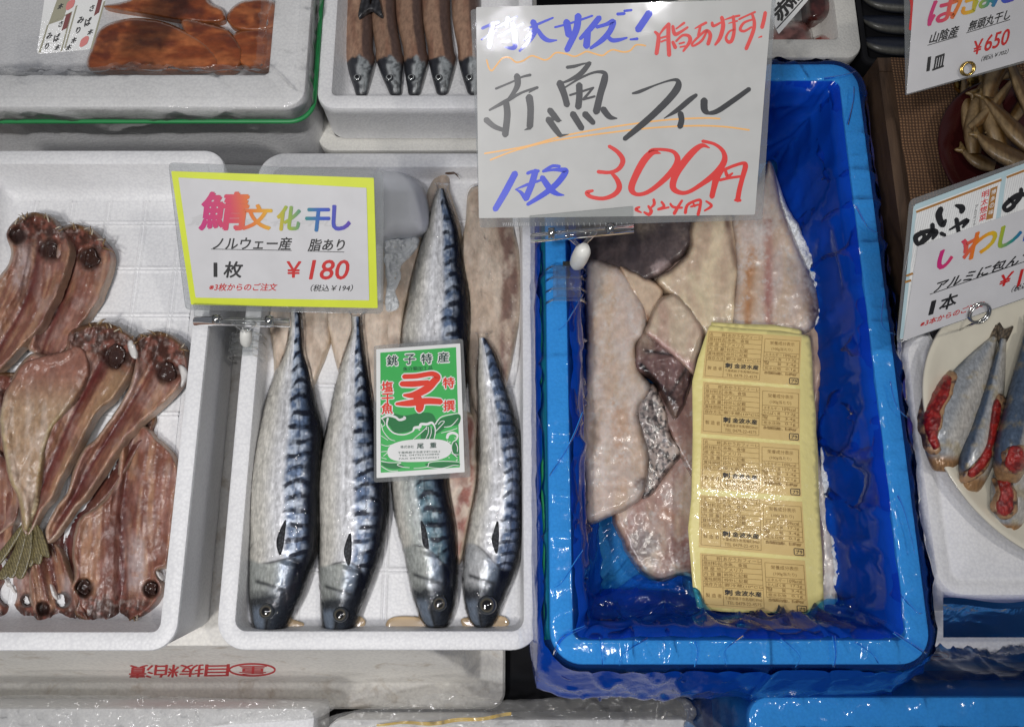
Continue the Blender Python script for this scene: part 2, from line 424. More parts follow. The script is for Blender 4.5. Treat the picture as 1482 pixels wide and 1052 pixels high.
M['flesh'] = mat_col('wet_flesh', 0.40, 0.30, 0.10, 0, 0.5, 260, 0.6, 0.0016, (1, 0.5, 1), 0.22, 170, 0.15)
def gloss_by_pigment(m):
    n = m.node_tree; b = next(x for x in n.nodes if x.type == 'BSDF_PRINCIPLED'); at = next(x for x in n.nodes if x.type == 'ATTRIBUTE')
    for sock, lo, hi in (('Specular IOR Level', 0.12, 0.55), ('Coat Weight', 0.06, 0.45)):
        mr = N(n, 'MapRange'); mr.inputs[1].default_value = 0.02; mr.inputs[2].default_value = 0.4; mr.inputs[3].default_value = lo; mr.inputs[4].default_value = hi
        n.links.new(at.outputs['Fac'], mr.inputs[0]); n.links.new(mr.outputs[0], b.inputs[sock])
M['frozen'] = mat_col('frozen_flesh', 0.34, 0.45, 0.12, 0, 0.5, 300, 0.25, 0.001, (1, 0.6, 1), 0.10, 240, 0.2)
M['glaze_red'] = mat_col('glazed_fillet', 0.3, 0.9, 0.08, 0, 0.5, 220, 0.3, 0.001, (0.6, 1, 1), 0.25, 140)
M['skin'] = mat_col('silver_skin', 0.27, 0.35, 0.08, 0.14, 0.45, 700, 0.25, 0.0006, (1, 0.35, 1), 0.26, 420, 0, 75, 0.15)
gloss_by_pigment(M['skin'])
M['dry_skin'] = mat_col('dried_skin', 0.42, 0.25, 0.2, 0.0, 0.5, 400, 0.35, 0.001, (1, 0.5, 1), 0.25, 300)
M['fin'] = mat_col('dark_fin', 0.6, 0.0, 0.2, 0, 0.25, 300, 0.2, 0.0005)
M['eye'] = mat_col('fish_eye', 0.1, 1.0, 0.02, 0, 0.6, 100, 0.02, 0.0005, (1, 1, 1), 0.02)
M['dark_eye'] = mat_plain('dark_eye', (0.040, 0.018, 0.014), 0.25, 0, 0.35, 0.6, 160, 0.6, 0.003)
M['bone_white'] = mat_plain('pale_gill_plate', (0.66, 0.64, 0.62), 0.3, 0, 0.5)
M['ice'] = mat_plain('ice_frost', (0.74, 0.77, 0.80), 0.4, 0, 0.4, 0.5, 300, 0.8, 0.003)
M['brine'] = mat_plain('brine', (0.62, 0.46, 0.28), 0.12, 0, 1.0)
M['roe'] = mat_col('red_roe', 0.35, 0.5, 0.12, 0, 0.5, 900, 0.6, 0.001, (1, 1, 1), 0.2, 700)
M['ground'] = mat_plain('dark_floor', (0.012, 0.012, 0.015), 0.8)
M['yellow_tape'] = mat_plain('yellow_tape', (0.72, 0.46, 0.02), 0.4)
M['soft_white'] = mat_plain('soft_white_pack', (0.76, 0.78, 0.82), 0.55, 0, 0.3, 0.4, 30, 0.3, 0.004)

def mat_wood():
    m, n, out = nt_of('brown_wood'); v = coords(n, (14, 1.6, 6))
    w = noise(n, v, 5, 6, 0.6, 1.4)
    c = ramp(n, w.outputs[0], [(0.3, (0.035, 0.02, 0.012)), (0.55, (0.085, 0.05, 0.03)), (0.75, (0.12, 0.075, 0.045))])
    b = principled(n, out, c, 0.55); n.links.new(bumpn(n, w.outputs[0], 0.3, 0.002), b.inputs['Normal']); return m
M['wood'] = mat_wood()
def mat_burlap():
    m, n, out = nt_of('burlap'); v = coords(n)
    wx = N(n, 'TexWave', wave_type='BANDS', bands_direction='X'); wx.inputs['Scale'].default_value = 85; wx.inputs['Distortion'].default_value = 1.2; wx.inputs['Detail Scale'].default_value = 4
    wy = N(n, 'TexWave', wave_type='BANDS', bands_direction='Y'); wy.inputs['Scale'].default_value = 85; wy.inputs['Distortion'].default_value = 1.2; wy.inputs['Detail Scale'].default_value = 4
    n.links.new(v, wx.inputs['Vector']); n.links.new(v, wy.inputs['Vector'])
    mx = N(n, 'MixRGB', blend_type='MULTIPLY'); mx.inputs[0].default_value = 1; n.links.new(wx.outputs[0], mx.inputs[1]); n.links.new(wy.outputs[0], mx.inputs[2])
    c = ramp(n, mx.outputs[0], [(0.0, (0.05, 0.024, 0.012)), (0.25, (0.15, 0.075, 0.036)), (0.8, (0.28, 0.155, 0.075))])
    b = principled(n, out, c, 0.85); n.links.new(bumpn(n, mx.outputs[0], 0.7, 0.0015), b.inputs['Normal']); return m
M['burlap'] = mat_burlap()

# ------------------------------------------------------------------ boxes, trays, bags
def rect(z, L, R, B, T):
    return (P(*L, z)[0], P(*R, z)[0], P(*B, z)[1], P(*T, z)[1])

def foam_box(name, label, cat, rc, zr, zf, zb, rim, r=0.02, draft=0.008, idraft=0.008, lip=0.02, lipw=0.0, mat='foam', group=None, step=None, fil=0.011):
    b = 0.003
    root = thing(name, label, cat, ((rc[0] + rc[1]) / 2, (rc[2] + rc[3]) / 2, zb), group)
    prof = [(lipw + draft, zb), (lipw + 0.001, zr - lip), (0.0, zr - lip + 0.002), (0.0, zr - b), (b * 0.3, zr - b * 0.3), (b, zr)]
    if step: prof += [(step, zr), (step + 0.001, zr - 0.004)]
    ri = rim
    z_in = zr if not step else zr - 0.004
    prof += [(ri - b, z_in), (ri - b * 0.3, z_in - b * 0.3), (ri, z_in - b), (ri + idraft * 0.8, zf + fil * 1.1), (ri + idraft + fil * 0.28, zf + fil * 0.36), (ri + idraft + fil, zf)]
    V, Fc = sweep(rc, prof, r, 10, 10, cap0=True, cap1=True)
    obj('shell', V, Fc, M[mat], root, sharp=38)
    ri = rim + idraft + fil + 0.001
    root['inner'] = [rc[0] + ri, rc[1] - ri, rc[2] + ri, rc[3] - ri]
    return root

def ribbed_floor(root, z, nx, ny, mat='foam', w=0.0015, hgt=0.0019):
    """the moulded grid on the inside bottom of a fish tray"""
    x0, x1, y0, y1 = root['inner']
    def axis(a, b, n):
        L = [a + (b - a) * (k + 0.5) / n for k in range(n)]; c = {a, b}
        for l in L:
            for k in (-4, -3, -2.2, -1.6, -1, -0.5, 0, 0.5, 1, 1.6, 2.2, 3, 4): c.add(l + k * w)
        return np.array(sorted(x for x in c if a <= x <= b)), L
    X, lx = axis(x0, x1, nx); Y, ly = axis(y0, y1, ny)
    gx, gy = np.meshgrid(X, Y)
    def rib(g, L):
        h = 0
        for l in L: h = h + np.exp(-((np.abs(g - l) - 1.3 * w) / (0.65 * w)) ** 2)
        return h
    zz = z + 0.0006 + hgt * np.maximum(rib(gx, lx), rib(gy, ly)); a, b = gx.shape
    V = np.c_[gx.ravel(), gy.ravel(), zz.ravel()]
    Fc = [(i * b + k, i * b + k + 1, (i + 1) * b + k + 1, (i + 1) * b + k) for i in range(a - 1) for k in range(b - 1)]
    return obj('ribbed_floor', V, Fc, M[mat], root)

def crinkle(amp, seed, hem=True):
    def f(G):
        m, n = G.shape[:2]
        L = np.r_[0, np.cumsum(np.linalg.norm(np.diff(G[m // 2, :, :2], axis=0), axis=1))]
        Q = np.linalg.norm(np.diff(G, axis=0), axis=2).mean(1); Q = np.r_[0, np.cumsum(Q)]
        a, b = np.meshgrid(L, Q)
        per = L[-1] + 0.001
        w = sm(a, per - 0.06, per)                       # blend the seam
        def fld(sc, st, fn, s):
            return fn(a * sc, b * st, s) * (1 - w) + fn((a - per) * sc, b * st, s) * w
        r1 = lambda x, y, s_: ridged(x, y, s_, 1) ** 3
        d = 0.40 * (fld(30, 12, fbm, seed) - 0.5) + 0.85 * (fld(24, 15, r1, seed + 5) - 0.2) + 0.55 * (fld(40, 9, lambda x, y, s_: r1(x + 1.7 * y, y - 0.6 * x, s_), seed + 8) - 0.2) + 0.16 * (fld(120, 60, ridged, seed + 9) - 0.4)
        du = np.roll(G, -1, 1) - np.roll(G, 1, 1); dv = np.gradient(G, axis=0)
        nr = np.cross(du, dv); nr /= np.linalg.norm(nr, axis=2)[..., None] + 1e-12
        am = amp(np.linspace(0, 1, m))[:, None] if callable(amp) else amp
        return G + nr * (d * am)[..., None]
    return f

def keep_left(G):
    G = G.copy(); x = G[..., 0]; lim = rcB[0] - 0.010; G[..., 0] = np.where(x < lim, lim + (x - lim) * 0.22, x); return G

def bag_over(name, label, rc, zr, prof, mat, r, amp, seed, nrings=70, nside=90, cap=True, post=None):
    V, Fc = sweep(rc, dense(prof, nrings), r, 16, nside, disp=(lambda G: post(crinkle(amp, seed)(G))) if post else crinkle(amp, seed), cap1=cap)
    return tag(obj(name, V, Fc, M[mat]), label, 'plastic bag')

# ---- ground under the stall
gm = MB().box((-3, -3, -0.56), (3, 3, -0.55)); g = obj('ground', gm.V, gm.F, M['ground'], smooth=False); g['kind'] = 'structure'
cb = MB()
cb.box((-1.2, -0.6, -0.245), (1.2, 1.4, -0.225))
ct = obj('counter_board', cb.V, cb.F, M['black_plastic'], smooth=False); tag(ct, 'black counter board under the fish boxes', 'counter')
wb = MB().box((-0.9, 0.29, -0.222), (float(P(46, 205, -0.1)[0]), 0.9, -0.10))
tag(obj('wooden_platform', wb.V, wb.F, M['wood'], smooth=False), 'brown wooden platform showing between the foam boxes at left', 'platform')

# ---- upturned box with the red stamp carrying both front trays
ZT = -0.046
rcU = (P(-260, 600, -0.2)[0], P(731, 1000, -0.2)[0], P(400, 1026, -0.2)[1], P(400, 330, -0.2)[1])
ub = thing('foam_box', 'stained upturned white foam box with red stamped wall under the two front trays', 'foam box', ((rcU[0] + rcU[1]) / 2, (rcU[2] + rcU[3]) / 2, -0.222))
dU0 = float(P(400, 986, -0.198)[1]) - rcU[2]; dU1 = float(P(400, 936, -0.052)[1]) - rcU[2]
V, Fc = sweep(rcU, [(0.004, -0.222), (0.0, -0.218), (0.0, -0.203), (0.003, -0.2), (dU0 - 0.003, -0.199), (dU0, -0.197), (dU1, -0.052), (dU1 + 0.002, ZT - 0.0015), (dU1 + 0.02, ZT - 0.001)], 0.02, 10, 14, cap0=True)
obj('shell', V, Fc, M['foam_dirty'], ub, sharp=38)

# ---- front left tray (split dried fish)
ZL = 0.06
rcL = rect(ZL, (-150, 700), (266, 820), (120, 942), (120, 217))
trayL = foam_box('fish_tray', 'deep white foam tray holding the brown split dried fish', 'fish tray', rcL, ZL, 0.016, ZT, 0.017, 0.024, 0.012, 0.010, 0.006, 0.0)
ribbed_floor(trayL, 0.016, 5, 8)

# ---- mackerel tray
rcM = rect(0.0, (318, 850), (784, 880), (550, 941), (550, 221))
ZF = -0.027
trayM = foam_box('fish_tray', 'shallow white foam tray holding the four shiny blue mackerel', 'fish tray', rcM, 0.0, ZF, ZT, 0.0185, 0.03, 0.006, 0.002, 0.006, 0.0, fil=0.005)
ribbed_floor(trayM, ZF, 3, 5)

# ---- blue crate
ZB = 0.05; ZBF = -0.066
rcB = rect(ZB, (793, 700), (1341, 880), (1050, 962), (1180, 92))
crate = foam_box('foam_box', 'white foam box lined with blue plastic holding the red fish fillets', 'foam box', rcB, ZB, ZBF - 0.004, -0.13, 0.022, 0.03, 0.012, 0.012, 0.012, 0.0)
bagB = bag_over('blue_bag', 'shiny blue plastic bag lining the large fillet box and folded over its rim', rcB, ZB,
                [(-0.036, ZB - 0.105), (-0.034, ZB - 0.085), (-0.024, ZB - 0.05), (-0.008, ZB - 0.015), (-0.003, ZB + 0.001), (0.004, ZB + 0.0035), (0.022, ZB + 0.0035), (0.029, ZB - 0.003),
                 (0.034, ZB - 0.05), (0.041, ZBF + 0.03), (0.052, ZBF + 0.004), (0.075, ZBF + 0.002), (0.11, ZBF + 0.002)],
                'blue_film', 0.032, lambda s: 0.0042 + 0.007 * sm(s, 0.22, 0.0) + 0.010 * sm(s, 0.42, 0.6) * sm(s, 0.9, 0.75), 3, 110, 150, post=keep_left)
V, Fc = sweep(rcB, dense([(0.0235, ZB + 0.0015), (0.032, ZB - 0.006), (0.040, ZB - 0.05), (0.047, ZBF + 0.035), (0.060, ZBF + 0.010)], 40), 0.032, 16, 90, disp=crinkle(0.006, 14), cap1=False)
obj('inner_fold', V, Fc, M['dense_film'], bagB)
V, Fc = sweep(rcB, dense([(-0.043, ZB - 0.108), (-0.041, ZB - 0.085), (-0.030, ZB - 0.05), (-0.012, ZB - 0.013), (-0.006, ZB - 0.002)], 26), 0.032, 16, 90, disp=lambda G: keep_left(crinkle(0.005, 15)(G)), cap1=False)
obj('outer_fold', V, Fc, M['dense_film'], bagB)
# creases: doubled film lying across the rim
for k, (pts, ws) in enumerate([([(842, 596), (820, 640), (797, 690)], [3, 9, 4]), ([(838, 430), (818, 470), (800, 478)], [2, 6, 3]), ([(838, 800), (815, 840), (798, 850)], [2, 7, 3]), ([(845, 905), (818, 928), (800, 950)], [4, 20, 8]), ([(878, 926), (872, 944), (880, 962)], [3, 10, 4]),
                               ([(930, 926), (905, 945), (893, 964)], [2, 7, 3]), ([(1003, 926), (1010, 945), (1004, 964)], [4, 9, 5]), ([(1068, 926), (1052, 944), (1060, 964)], [2, 6, 3]), ([(1130, 928), (1150, 946), (1148, 964)], [3, 5, 3]), ([(1202, 926), (1206, 944), (1215, 964)], [6, 13, 7]),
                               ([(1240, 928), (1262, 944), (1270, 962)], [3, 8, 4]), ([(1292, 916), (1312, 930), (1336, 944)], [5, 14, 6]), ([(1306, 860), (1320, 880), (1343, 884)], [2, 8, 4]), ([(1298, 720), (1316, 744), (1330, 800)], [2, 6, 2]), ([(1282, 560), (1298, 590), (1312, 600)], [2, 7, 3]),
                               ([(1268, 440), (1280, 470), (1298, 486)], [2, 6, 3]), ([(1244, 300), (1256, 330), (1274, 336)], [2, 6, 3]), ([(1226, 178), (1236, 150), (1238, 122)], [3, 8, 4]), ([(1196, 118), (1214, 108), (1228, 104)], [3, 8, 3])]):
    ws = [max(0.5, w_ * 0.26) * (0.5 if j_ == 1 else 1.0) + (0.9 if j_ == 0 else 0) for j_, w_ in enumerate(ws)]; p3 = np.array(pts, float); p3 += RNG.normal(0, 1, p3.shape) * [5, 3]; p3[0] += (p3[0] - p3[1]) * 0.10
    q = cr(np.c_[p3, ws], 8); t_ = np.gradient(q[:, :2], axis=0); t_ /= np.linalg.norm(t_, axis=1)[:, None]; n_ = np.c_[-t_[:, 1], t_[:, 0]]
    rows_ = [q[:, :2] + n_ * q[:, 2:3] * f_ for f_ in (-1, -0.4, 0.3, 1)]; hh = [0.0075, 0.0098, 0.0090, 0.0075]; m_ = len(q)
    V = np.vstack([P(r_[:, 0], r_[:, 1], ZB + h_ + 0.0006 * np.sin(np.arange(m_) * 0.9 + k)) for r_, h_ in zip(rows_, hh)])
    obj('crease', V, [(a * m_ + b, a * m_ + b + 1, (a + 1) * m_ + b + 1, (a + 1) * m_ + b) for a in range(3) for b in range(m_ - 1)], M['blue_film'], bagB)
sv = np.linspace(318, 925, 30)
su = np.interp(sv, [318, 480, 700, 925], [783, 782, 783, 788])
sp_ = MB()
A_ = P(su, sv, ZB - 0.006 + 0 * sv); B_ = P(su + np.interp(sv, [318, 500, 925], [6, 11, 8]), sv, ZB - 0.004 + 0 * sv)
sp_.add(np.vstack([A_, B_, A_ - [0, 0, 0.001], B_ - [0, 0, 0.001]]), [f for i in range(29) for f in ((i, 30 + i, 31 + i, i + 1), (60 + i, 61 + i, 91 + i, 90 + i), (i, i + 1, 61 + i, 60 + i), (30 + i, 90 + i, 91 + i, 31 + i))] + [(0, 60, 90, 30), (29, 59, 119, 89)])
tag(obj('strap', sp_.V, sp_.F, M['green_strap']), 'flat green strap along the left rim of the blue lined box', 'strap')

# ---- boxes of the back row
ZA = 0.05
rcA = rect(ZA, (-420, 120), (443, 110), (220, 155), (200, -260))
boxA = foam_box('foam_box', 'tall white foam box of red glazed fillets under clear plastic, green band round it', 'foam box', rcA, ZA, ZA - 0.06, ZA - 0.14, 0.044, 0.022, 0.001, 0.012, 0.02, 0.0, 'foam', step=0.012)
bag_over('clear_bag', 'crumpled clear plastic bag pulled over the rim of the box of red fillets', rcA, ZA,
         [(d_, z_ + ZA) for d_, z_ in [(-0.003, -0.050), (-0.004, -0.03), (-0.005, -0.015), (-0.003, 0.002), (0.01, 0.006), (0.036, 0.0055), (0.047, 0.0), (0.055, -0.014), (0.066, -0.02)]],
         'clear_film', 0.024, lambda s: 0.0035 + 0.003 * sm(s, 0.6, 1.0), 21, 60, 110, cap=False)
gb = MB(); c = rrect(rcA[0] - 0.0055, rcA[1] + 0.0055, rcA[2] - 0.0055, rcA[3] + 0.0055, 0.026)
gb.tube(np.c_[c, ZA - 0.02 + 0.0 * c[:, 0]], 0.0026, 8, closed=True)
tag(obj('band', gb.V, gb.F, M['green_strap']), 'thin green band running round the box of red glazed fillets', 'band')

ZS = 0.03
rcS = rect(ZS, (460, 110), (772, 100), (600, 157), (600, -330))
boxS = foam_box('foam_box', 'white foam box of saury lying in a row, standing beyond the mackerel tray', 'foam box', rcS, ZS, ZS - 0.03, ZS - 0.065, 0.0175, 0.022, 0.001, 0.008, 0.014, 0.0, 'foam')
rcS2 = rect(ZS - 0.068, (464, 150), (778, 130), (600, 219), (600, -330))
lower = foam_box('foam_box', 'cream foam box standing under the box of saury', 'foam box', rcS2, ZS - 0.067, -0.07, -0.222, 0.02, 0.02, 0.01, 0.01, 0.02, 0.0, 'foam_cream')
rcA2 = rect(ZA - 0.143, (-400, 150), (470, 150), (220, 216), (200, -200))
lowA = foam_box('foam_box', 'cream foam box standing under the tall box of red fillets', 'foam box', rcA2, ZA - 0.1425, -0.14, -0.222, 0.03, 0.03, 0.01, 0.01, 0.02, 0.0, 'foam_cream')

rcR = rect(-0.01, (985, 60), (1246, 60), (1100, 84), (1100, -260))
boxR = foam_box('foam_box', 'white foam box with dark red fish behind the large handwritten sign', 'foam box', rcR, -0.01, -0.05, -0.15, 0.027, 0.02, 0.008, 0.008, 0.02, 0.0, 'foam_cream')

# ---- right side: dark tray of fish packs, wooden box, burlap, foam lid
PK = P(1290, 60, -0.03)
rcP = rect(-0.03, (1243, 40), (1480, 40), (1380, 92), (1380, -250))
packT = foam_box('fish_tray', 'black plastic tray of dark wrapped fish beyond the wooden box', 'fish tray', rcP, -0.03, -0.06, -0.08, 0.008, 0.012, 0.004, 0.004, 0.008, 0.0, 'black_plastic')
ZW = 0.0
rcW = rect(ZW, (1283, 180), (1900, 180), (1500, 440), (1500, 84))
xw0, xw1, yw0, yw1 = rcW
wd = thing('wooden_box', 'dark brown wooden display box with a burlap cloth on top', 'wooden box', ((xw0 + xw1) / 2, (yw0 + yw1) / 2, -0.222))
w1 = MB().box((xw0, yw0, -0.222), (xw1, yw0 + 0.018, ZW)).box((xw0, yw1 - 0.018, -0.222), (xw1, yw1, ZW)).box((xw0, yw0 + 0.0185, -0.222), (xw0 + 0.018, yw1 - 0.0185, ZW - 0.001))
w1.box((xw0 + 0.0185, yw0 + 0.0185, -0.05), (xw1 - 0.02, yw1 - 0.0185, ZW - 0.003))
obj('planks', w1.V, w1.F, M['wood'], wd, smooth=False)
w2 = MB().box((xw0 - 0.008, yw0 + 0.005, -0.075), (xw0 - 0.0005, yw1 - 0.002, -0.068)); obj('batten', w2.V, w2.F, M['wood'], wd, smooth=False)
bx, by = np.meshgrid(np.linspace(xw0 + 0.012, xw1 - 0.01, 60), np.linspace(yw0 + 0.006, yw1 - 0.004, 60))
bz = ZW + 0.003 + 0.005 * fbm(bx * 30, by * 30, 5)
Vb = np.c_[bx.ravel(), by.ravel(), bz.ravel()]
tag(obj('burlap_cloth', Vb, [(i * 60 + k, i * 60 + k + 1, i * 60 + 61 + k, i * 60 + 60 + k) for i in range(59) for k in range(59)], M['burlap']), 'coarse brown burlap cloth laid over the wooden box', 'cloth')

ZG = -0.012
rcG = rect(ZG, (1345, 800), (2000, 800), (1440, 868), (1440, 480))
gx = thing('foam_box', 'white foam box upside down under the plate of stuffed sardines', 'foam box', ((rcG[0] + rcG[1]) / 2, (rcG[2] + rcG[3]) / 2, -0.222))
V, Fc = sweep(rcG, [(-0.03, -0.222), (-0.028, -0.20), (-0.026, -0.197), (-0.006, -0.05), (0.0, -0.02), (0.001, ZG - 0.004), (0.005, ZG), (0.016, ZG), (0.018, ZG - 0.0015), (0.022, ZG - 0.0015), (0.024, ZG), (0.05, ZG)], 0.03, 12, 14, cap0=True)
obj('shell', V, Fc, M['foam'], gx, sharp=38)
# strip of white lid edge below it
rcG2 = rect(-0.13, (1330, 900), (2000, 930), (1440, 958), (1440, 500))
sb = thing('foam_box', 'white foam box with a red ring stamp at the lower right, mostly under blue plastic', 'foam box', ((rcG2[0] + rcG2[1]) / 2, (rcG2[2] + rcG2[3]) / 2, -0.222))
V, Fc = sweep(rcG2, [(-0.02, -0.221), (-0.018, -0.215), (0.0, -0.145), (0.0, -0.134), (0.003, -0.131), (0.035, -0.131)], 0.02, cap0=True)
obj('shell', V, Fc, M['foam'], sb, sharp=38)

# second blue lined crate at the bottom right
ZC = -0.03
rcC = rect(ZC, (1083, 1030), (1750, 1030), (1300, 1120), (1300, 1008))
rcC = (rcC[0], rcC[1], rcC[3] - 0.42, rcC[3])
crate2 = foam_box('foam_box', 'white foam box in a second blue bag at the bottom edge of the photo', 'foam box', rcC, ZC, -0.16, -0.22, 0.03, 0.02, 0.01, 0.01, 0.012, 0.0)
bag_over('blue_bag', 'creased blue plastic bag over the box at the bottom edge of the photo', rcC, ZC,
         [(-0.036, ZC - 0.13), (-0.034, ZC - 0.10), (-0.03, ZC - 0.06), (-0.012, ZC - 0.008), (-0.004, ZC + 0.002), (0.005, ZC + 0.005), (0.027, ZC + 0.005), (0.036, ZC - 0.01), (0.045, ZC - 0.10), (0.07, ZC - 0.125)],
         'blue_film', 0.022, lambda s: 0.004 + 0.010 * sm(s, 0.4, 0.0), 77, 70, 120)
# the loose top of that bag, pulled up against the upturned box
fx, fy = np.meshgrid(np.linspace(1365, 1560, 70), np.linspace(0, 1, 40))
vtop = 868 + 4 * np.sin(fx / 25); vbot = 922 + 0 * fx
fv = vtop + (vbot - vtop) * fy
fz = np.interp(fy, [0, 0.15, 1], [-0.004, -0.016, -0.052]) + 0.0012 * (ridged(fx / 60, fy * 2, 8) - 0.4)
Vb = P(fx, fv, fz).reshape(-1, 3)
tag(obj('plastic_sheet', Vb, [(i * 70 + k, i * 70 + k + 1, i * 70 + 71 + k, i * 70 + 70 + k) for i in range(39) for k in range(69)], M['pale_blue_film']), 'thin blue plastic pulled up over the front of the upturned box at right', 'plastic sheet')

# bottom left and bottom middle boxes
rcD = rect(-0.10, (-200, 1040), (455, 1040), (200, 1200), (200, 1024))
lidD = foam_box('foam_box', 'white foam box lid at the bottom left edge under grey plastic', 'foam box', rcD, -0.10, -0.112, -0.20, 0.03, 0.012, 0.006, 0.006, 0.02, 0.0, 'foam')
rcE = rect(-0.13, (470, 1048), (1012, 1048), (800, 1250), (800, 1040))
lidE = foam_box('foam_box', 'white foam box at the bottom edge under a crumpled clear bag', 'foam box', rcE, -0.13, -0.16, -0.21, 0.03, 0.02, 0.006, 0.006, 0.02, 0.0, 'foam')
def filmpiece(name, label, poly, zf, amp, mat, seed, step=4.5):
    o = slab(name, poly, zf, 0.0004, M[mat], None, None, step, 3, lambda u, v, d: amp * (ridged(u / 26, v / 14, seed) - 0.35) + 0.5 * amp * (fbm(u / 60, v / 30, seed + 3) - 0.5), 0.0003, jag=3, seed=seed)
    return tag(o, label, 'plastic sheet')
filmpiece('plastic_sheet', 'thin clear grey plastic over the bottom left foam lid', [(-30, 1012), (150, 1006), (330, 1010), (470, 1016), (476, 1030), (440, 1041), (300, 1052), (250, 1080), (-30, 1080)], -0.094, 0.010, 'milky_film', 4)
filmpiece('plastic_sheet', 'crumpled clear plastic bag at the bottom edge below the blue box', [(440, 1080), (470, 1040), (540, 1022), (590, 1012), (640, 1002), (690, 1010), (730, 1013), (790, 1010), (850, 1001), (890, 985), (930, 972), (975, 1000), (1010, 1024), (1020, 1050), (1020, 1080)], -0.12, 0.016, 'milky_film', 9)
yt = MB()
tu = np.linspace(545, 740, 24); tv = np.interp(tu, [545, 640, 740], [1046, 1042, 1031]) + 1.5 * np.sin(tu / 12); zz = -0.124 + 0.003 * np.sin(tu / 9)
A_ = P(tu, tv, zz); B_ = P(tu, tv + np.interp(tu, [545, 640, 740], [3, 6, 5]), zz)
yt.add(np.vstack([A_, B_]), [(i, 24 + i, 25 + i, i + 1) for i in range(23)])
tag(obj('tape', yt.V, yt.F, M['yellow_tape']), 'yellow tape strip seen through the clear plastic at the bottom edge', 'tape')

# ------------------------------------------------------------------ signs: planes, cards, lettering, strokes
class Plane:
    """an upright card: corners as seen at (TL, TR, BR, BL), standing at a distance along the view with a given normal"""
    def __init__(s, centre_px, dist, nrm):
        s.n = np.asarray(nrm, float) / np.linalg.norm(nrm); r = ray(*centre_px)
        s.o = r * dist + [0, 0, HC]
        if s.n @ (np.array([0, 0, HC]) - s.o) < 0: s.n = -s.n
    def at(s, u, v, off=0.0):
        u = np.atleast_1d(np.asarray(u, float)); v = np.atleast_1d(np.asarray(v, float)); C = np.array([0, 0, HC]); out = []
        for a, b in zip(u, v):
            r = ray(a, b); k = ((s.o - C) @ s.n) / (r @ s.n); out.append(C + r * k + s.n * off)
        return np.array(out)
class Lying:
    """marks printed on a lying piece: height function of the pixel"""
    def __init__(s, zf): s.zf = zf
    def at(s, u, v, off=0.0):
        u = np.atleast_1d(np.asarray(u, float)); v = np.atleast_1d(np.asarray(v, float)); z = s.zf(u, v) if callable(s.zf) else np.full(len(u), s.zf)
        return P(u, v, z + off)

def card(name, pl, quad, th, off, mat, parent, rpx=4):
    """flat sheet with rounded corners from four corner pixels"""
    q = np.asarray(quad, float); pts = []
    for i in range(4):
        c, a, b = q[i], q[i - 1], q[(i + 1) % 4]
        da = (a - c) / np.linalg.norm(a - c) * rpx; db = (b - c) / np.linalg.norm(b - c) * rpx
        for k in range(5):
            t = k / 4; pts.append((1 - t) ** 2 * (c + da) + 2 * t * (1 - t) * c + t * t * (c + db))
    w = pl.at(*np.array(pts).T, off)
    m = MB().prism(w, -pl.n, th)
    return obj(name, m.V, m.F, mat, parent, smooth=False)

_txt = {}
def glyphs(body, bold=0.0):
    k = (body, bold)
    if k not in _txt:
        cu = bpy.data.curves.new('lettering', 'FONT'); cu.body = body; cu.size = 1; cu.fill_mode = 'FRONT'; cu.resolution_u = 3
        o = bpy.data.objects.new('lettering', cu); COL.objects.link(o)
        dg = bpy.context.evaluated_depsgraph_get(); me = o.evaluated_get(dg).to_mesh()
        V = np.array([v.co[:2] for v in me.vertices]); Fc = [list(p.vertices) for p in me.polygons]
        o.to_mesh_clear(); bpy.data.objects.remove(o); bpy.data.curves.remove(cu)
        lo, hi = V.min(0), V.max(0); _txt[k] = ((V - lo) / np.maximum(hi - lo, 1e-6), Fc)
    return _txt[k]
def put(mb, body, BL, BR, TL, pl, off, bold=0.0):
    """text filling the parallelogram BL-BR-TL (pixels)"""
    V, Fc = glyphs(body); BL, BR, TL = map(lambda q: np.array(q, float), (BL, BR, TL))
    hpx = np.linalg.norm(TL - BL); b = bold * hpx
    if body == '1': BL, BR = BL + 0.3 * (BR - BL), BL + 0.85 * (BR - BL)
    for k, (dx, dy) in enumerate([(0, 0)] if not bold else [(0, 0), (b, 0), (-b, 0), (0, b), (0, -b), (b * .7, b * .7), (-b * .7, -b * .7)]):
        p = BL + V[:, :1] * (BR - BL) + V[:, 1:] * (TL - BL) + [dx, dy]
        mb.add(pl.at(p[:, 0], p[:, 1], off + k * 6e-6), Fc)
    return mb
def box_txt(mb, body, x0, y0, x1, y1, pl, off, lean=0.0, bold=0.0):
    return put(mb, body, (x0, y1), (x1, y1), (x0 + lean, y0), pl, off, bold)

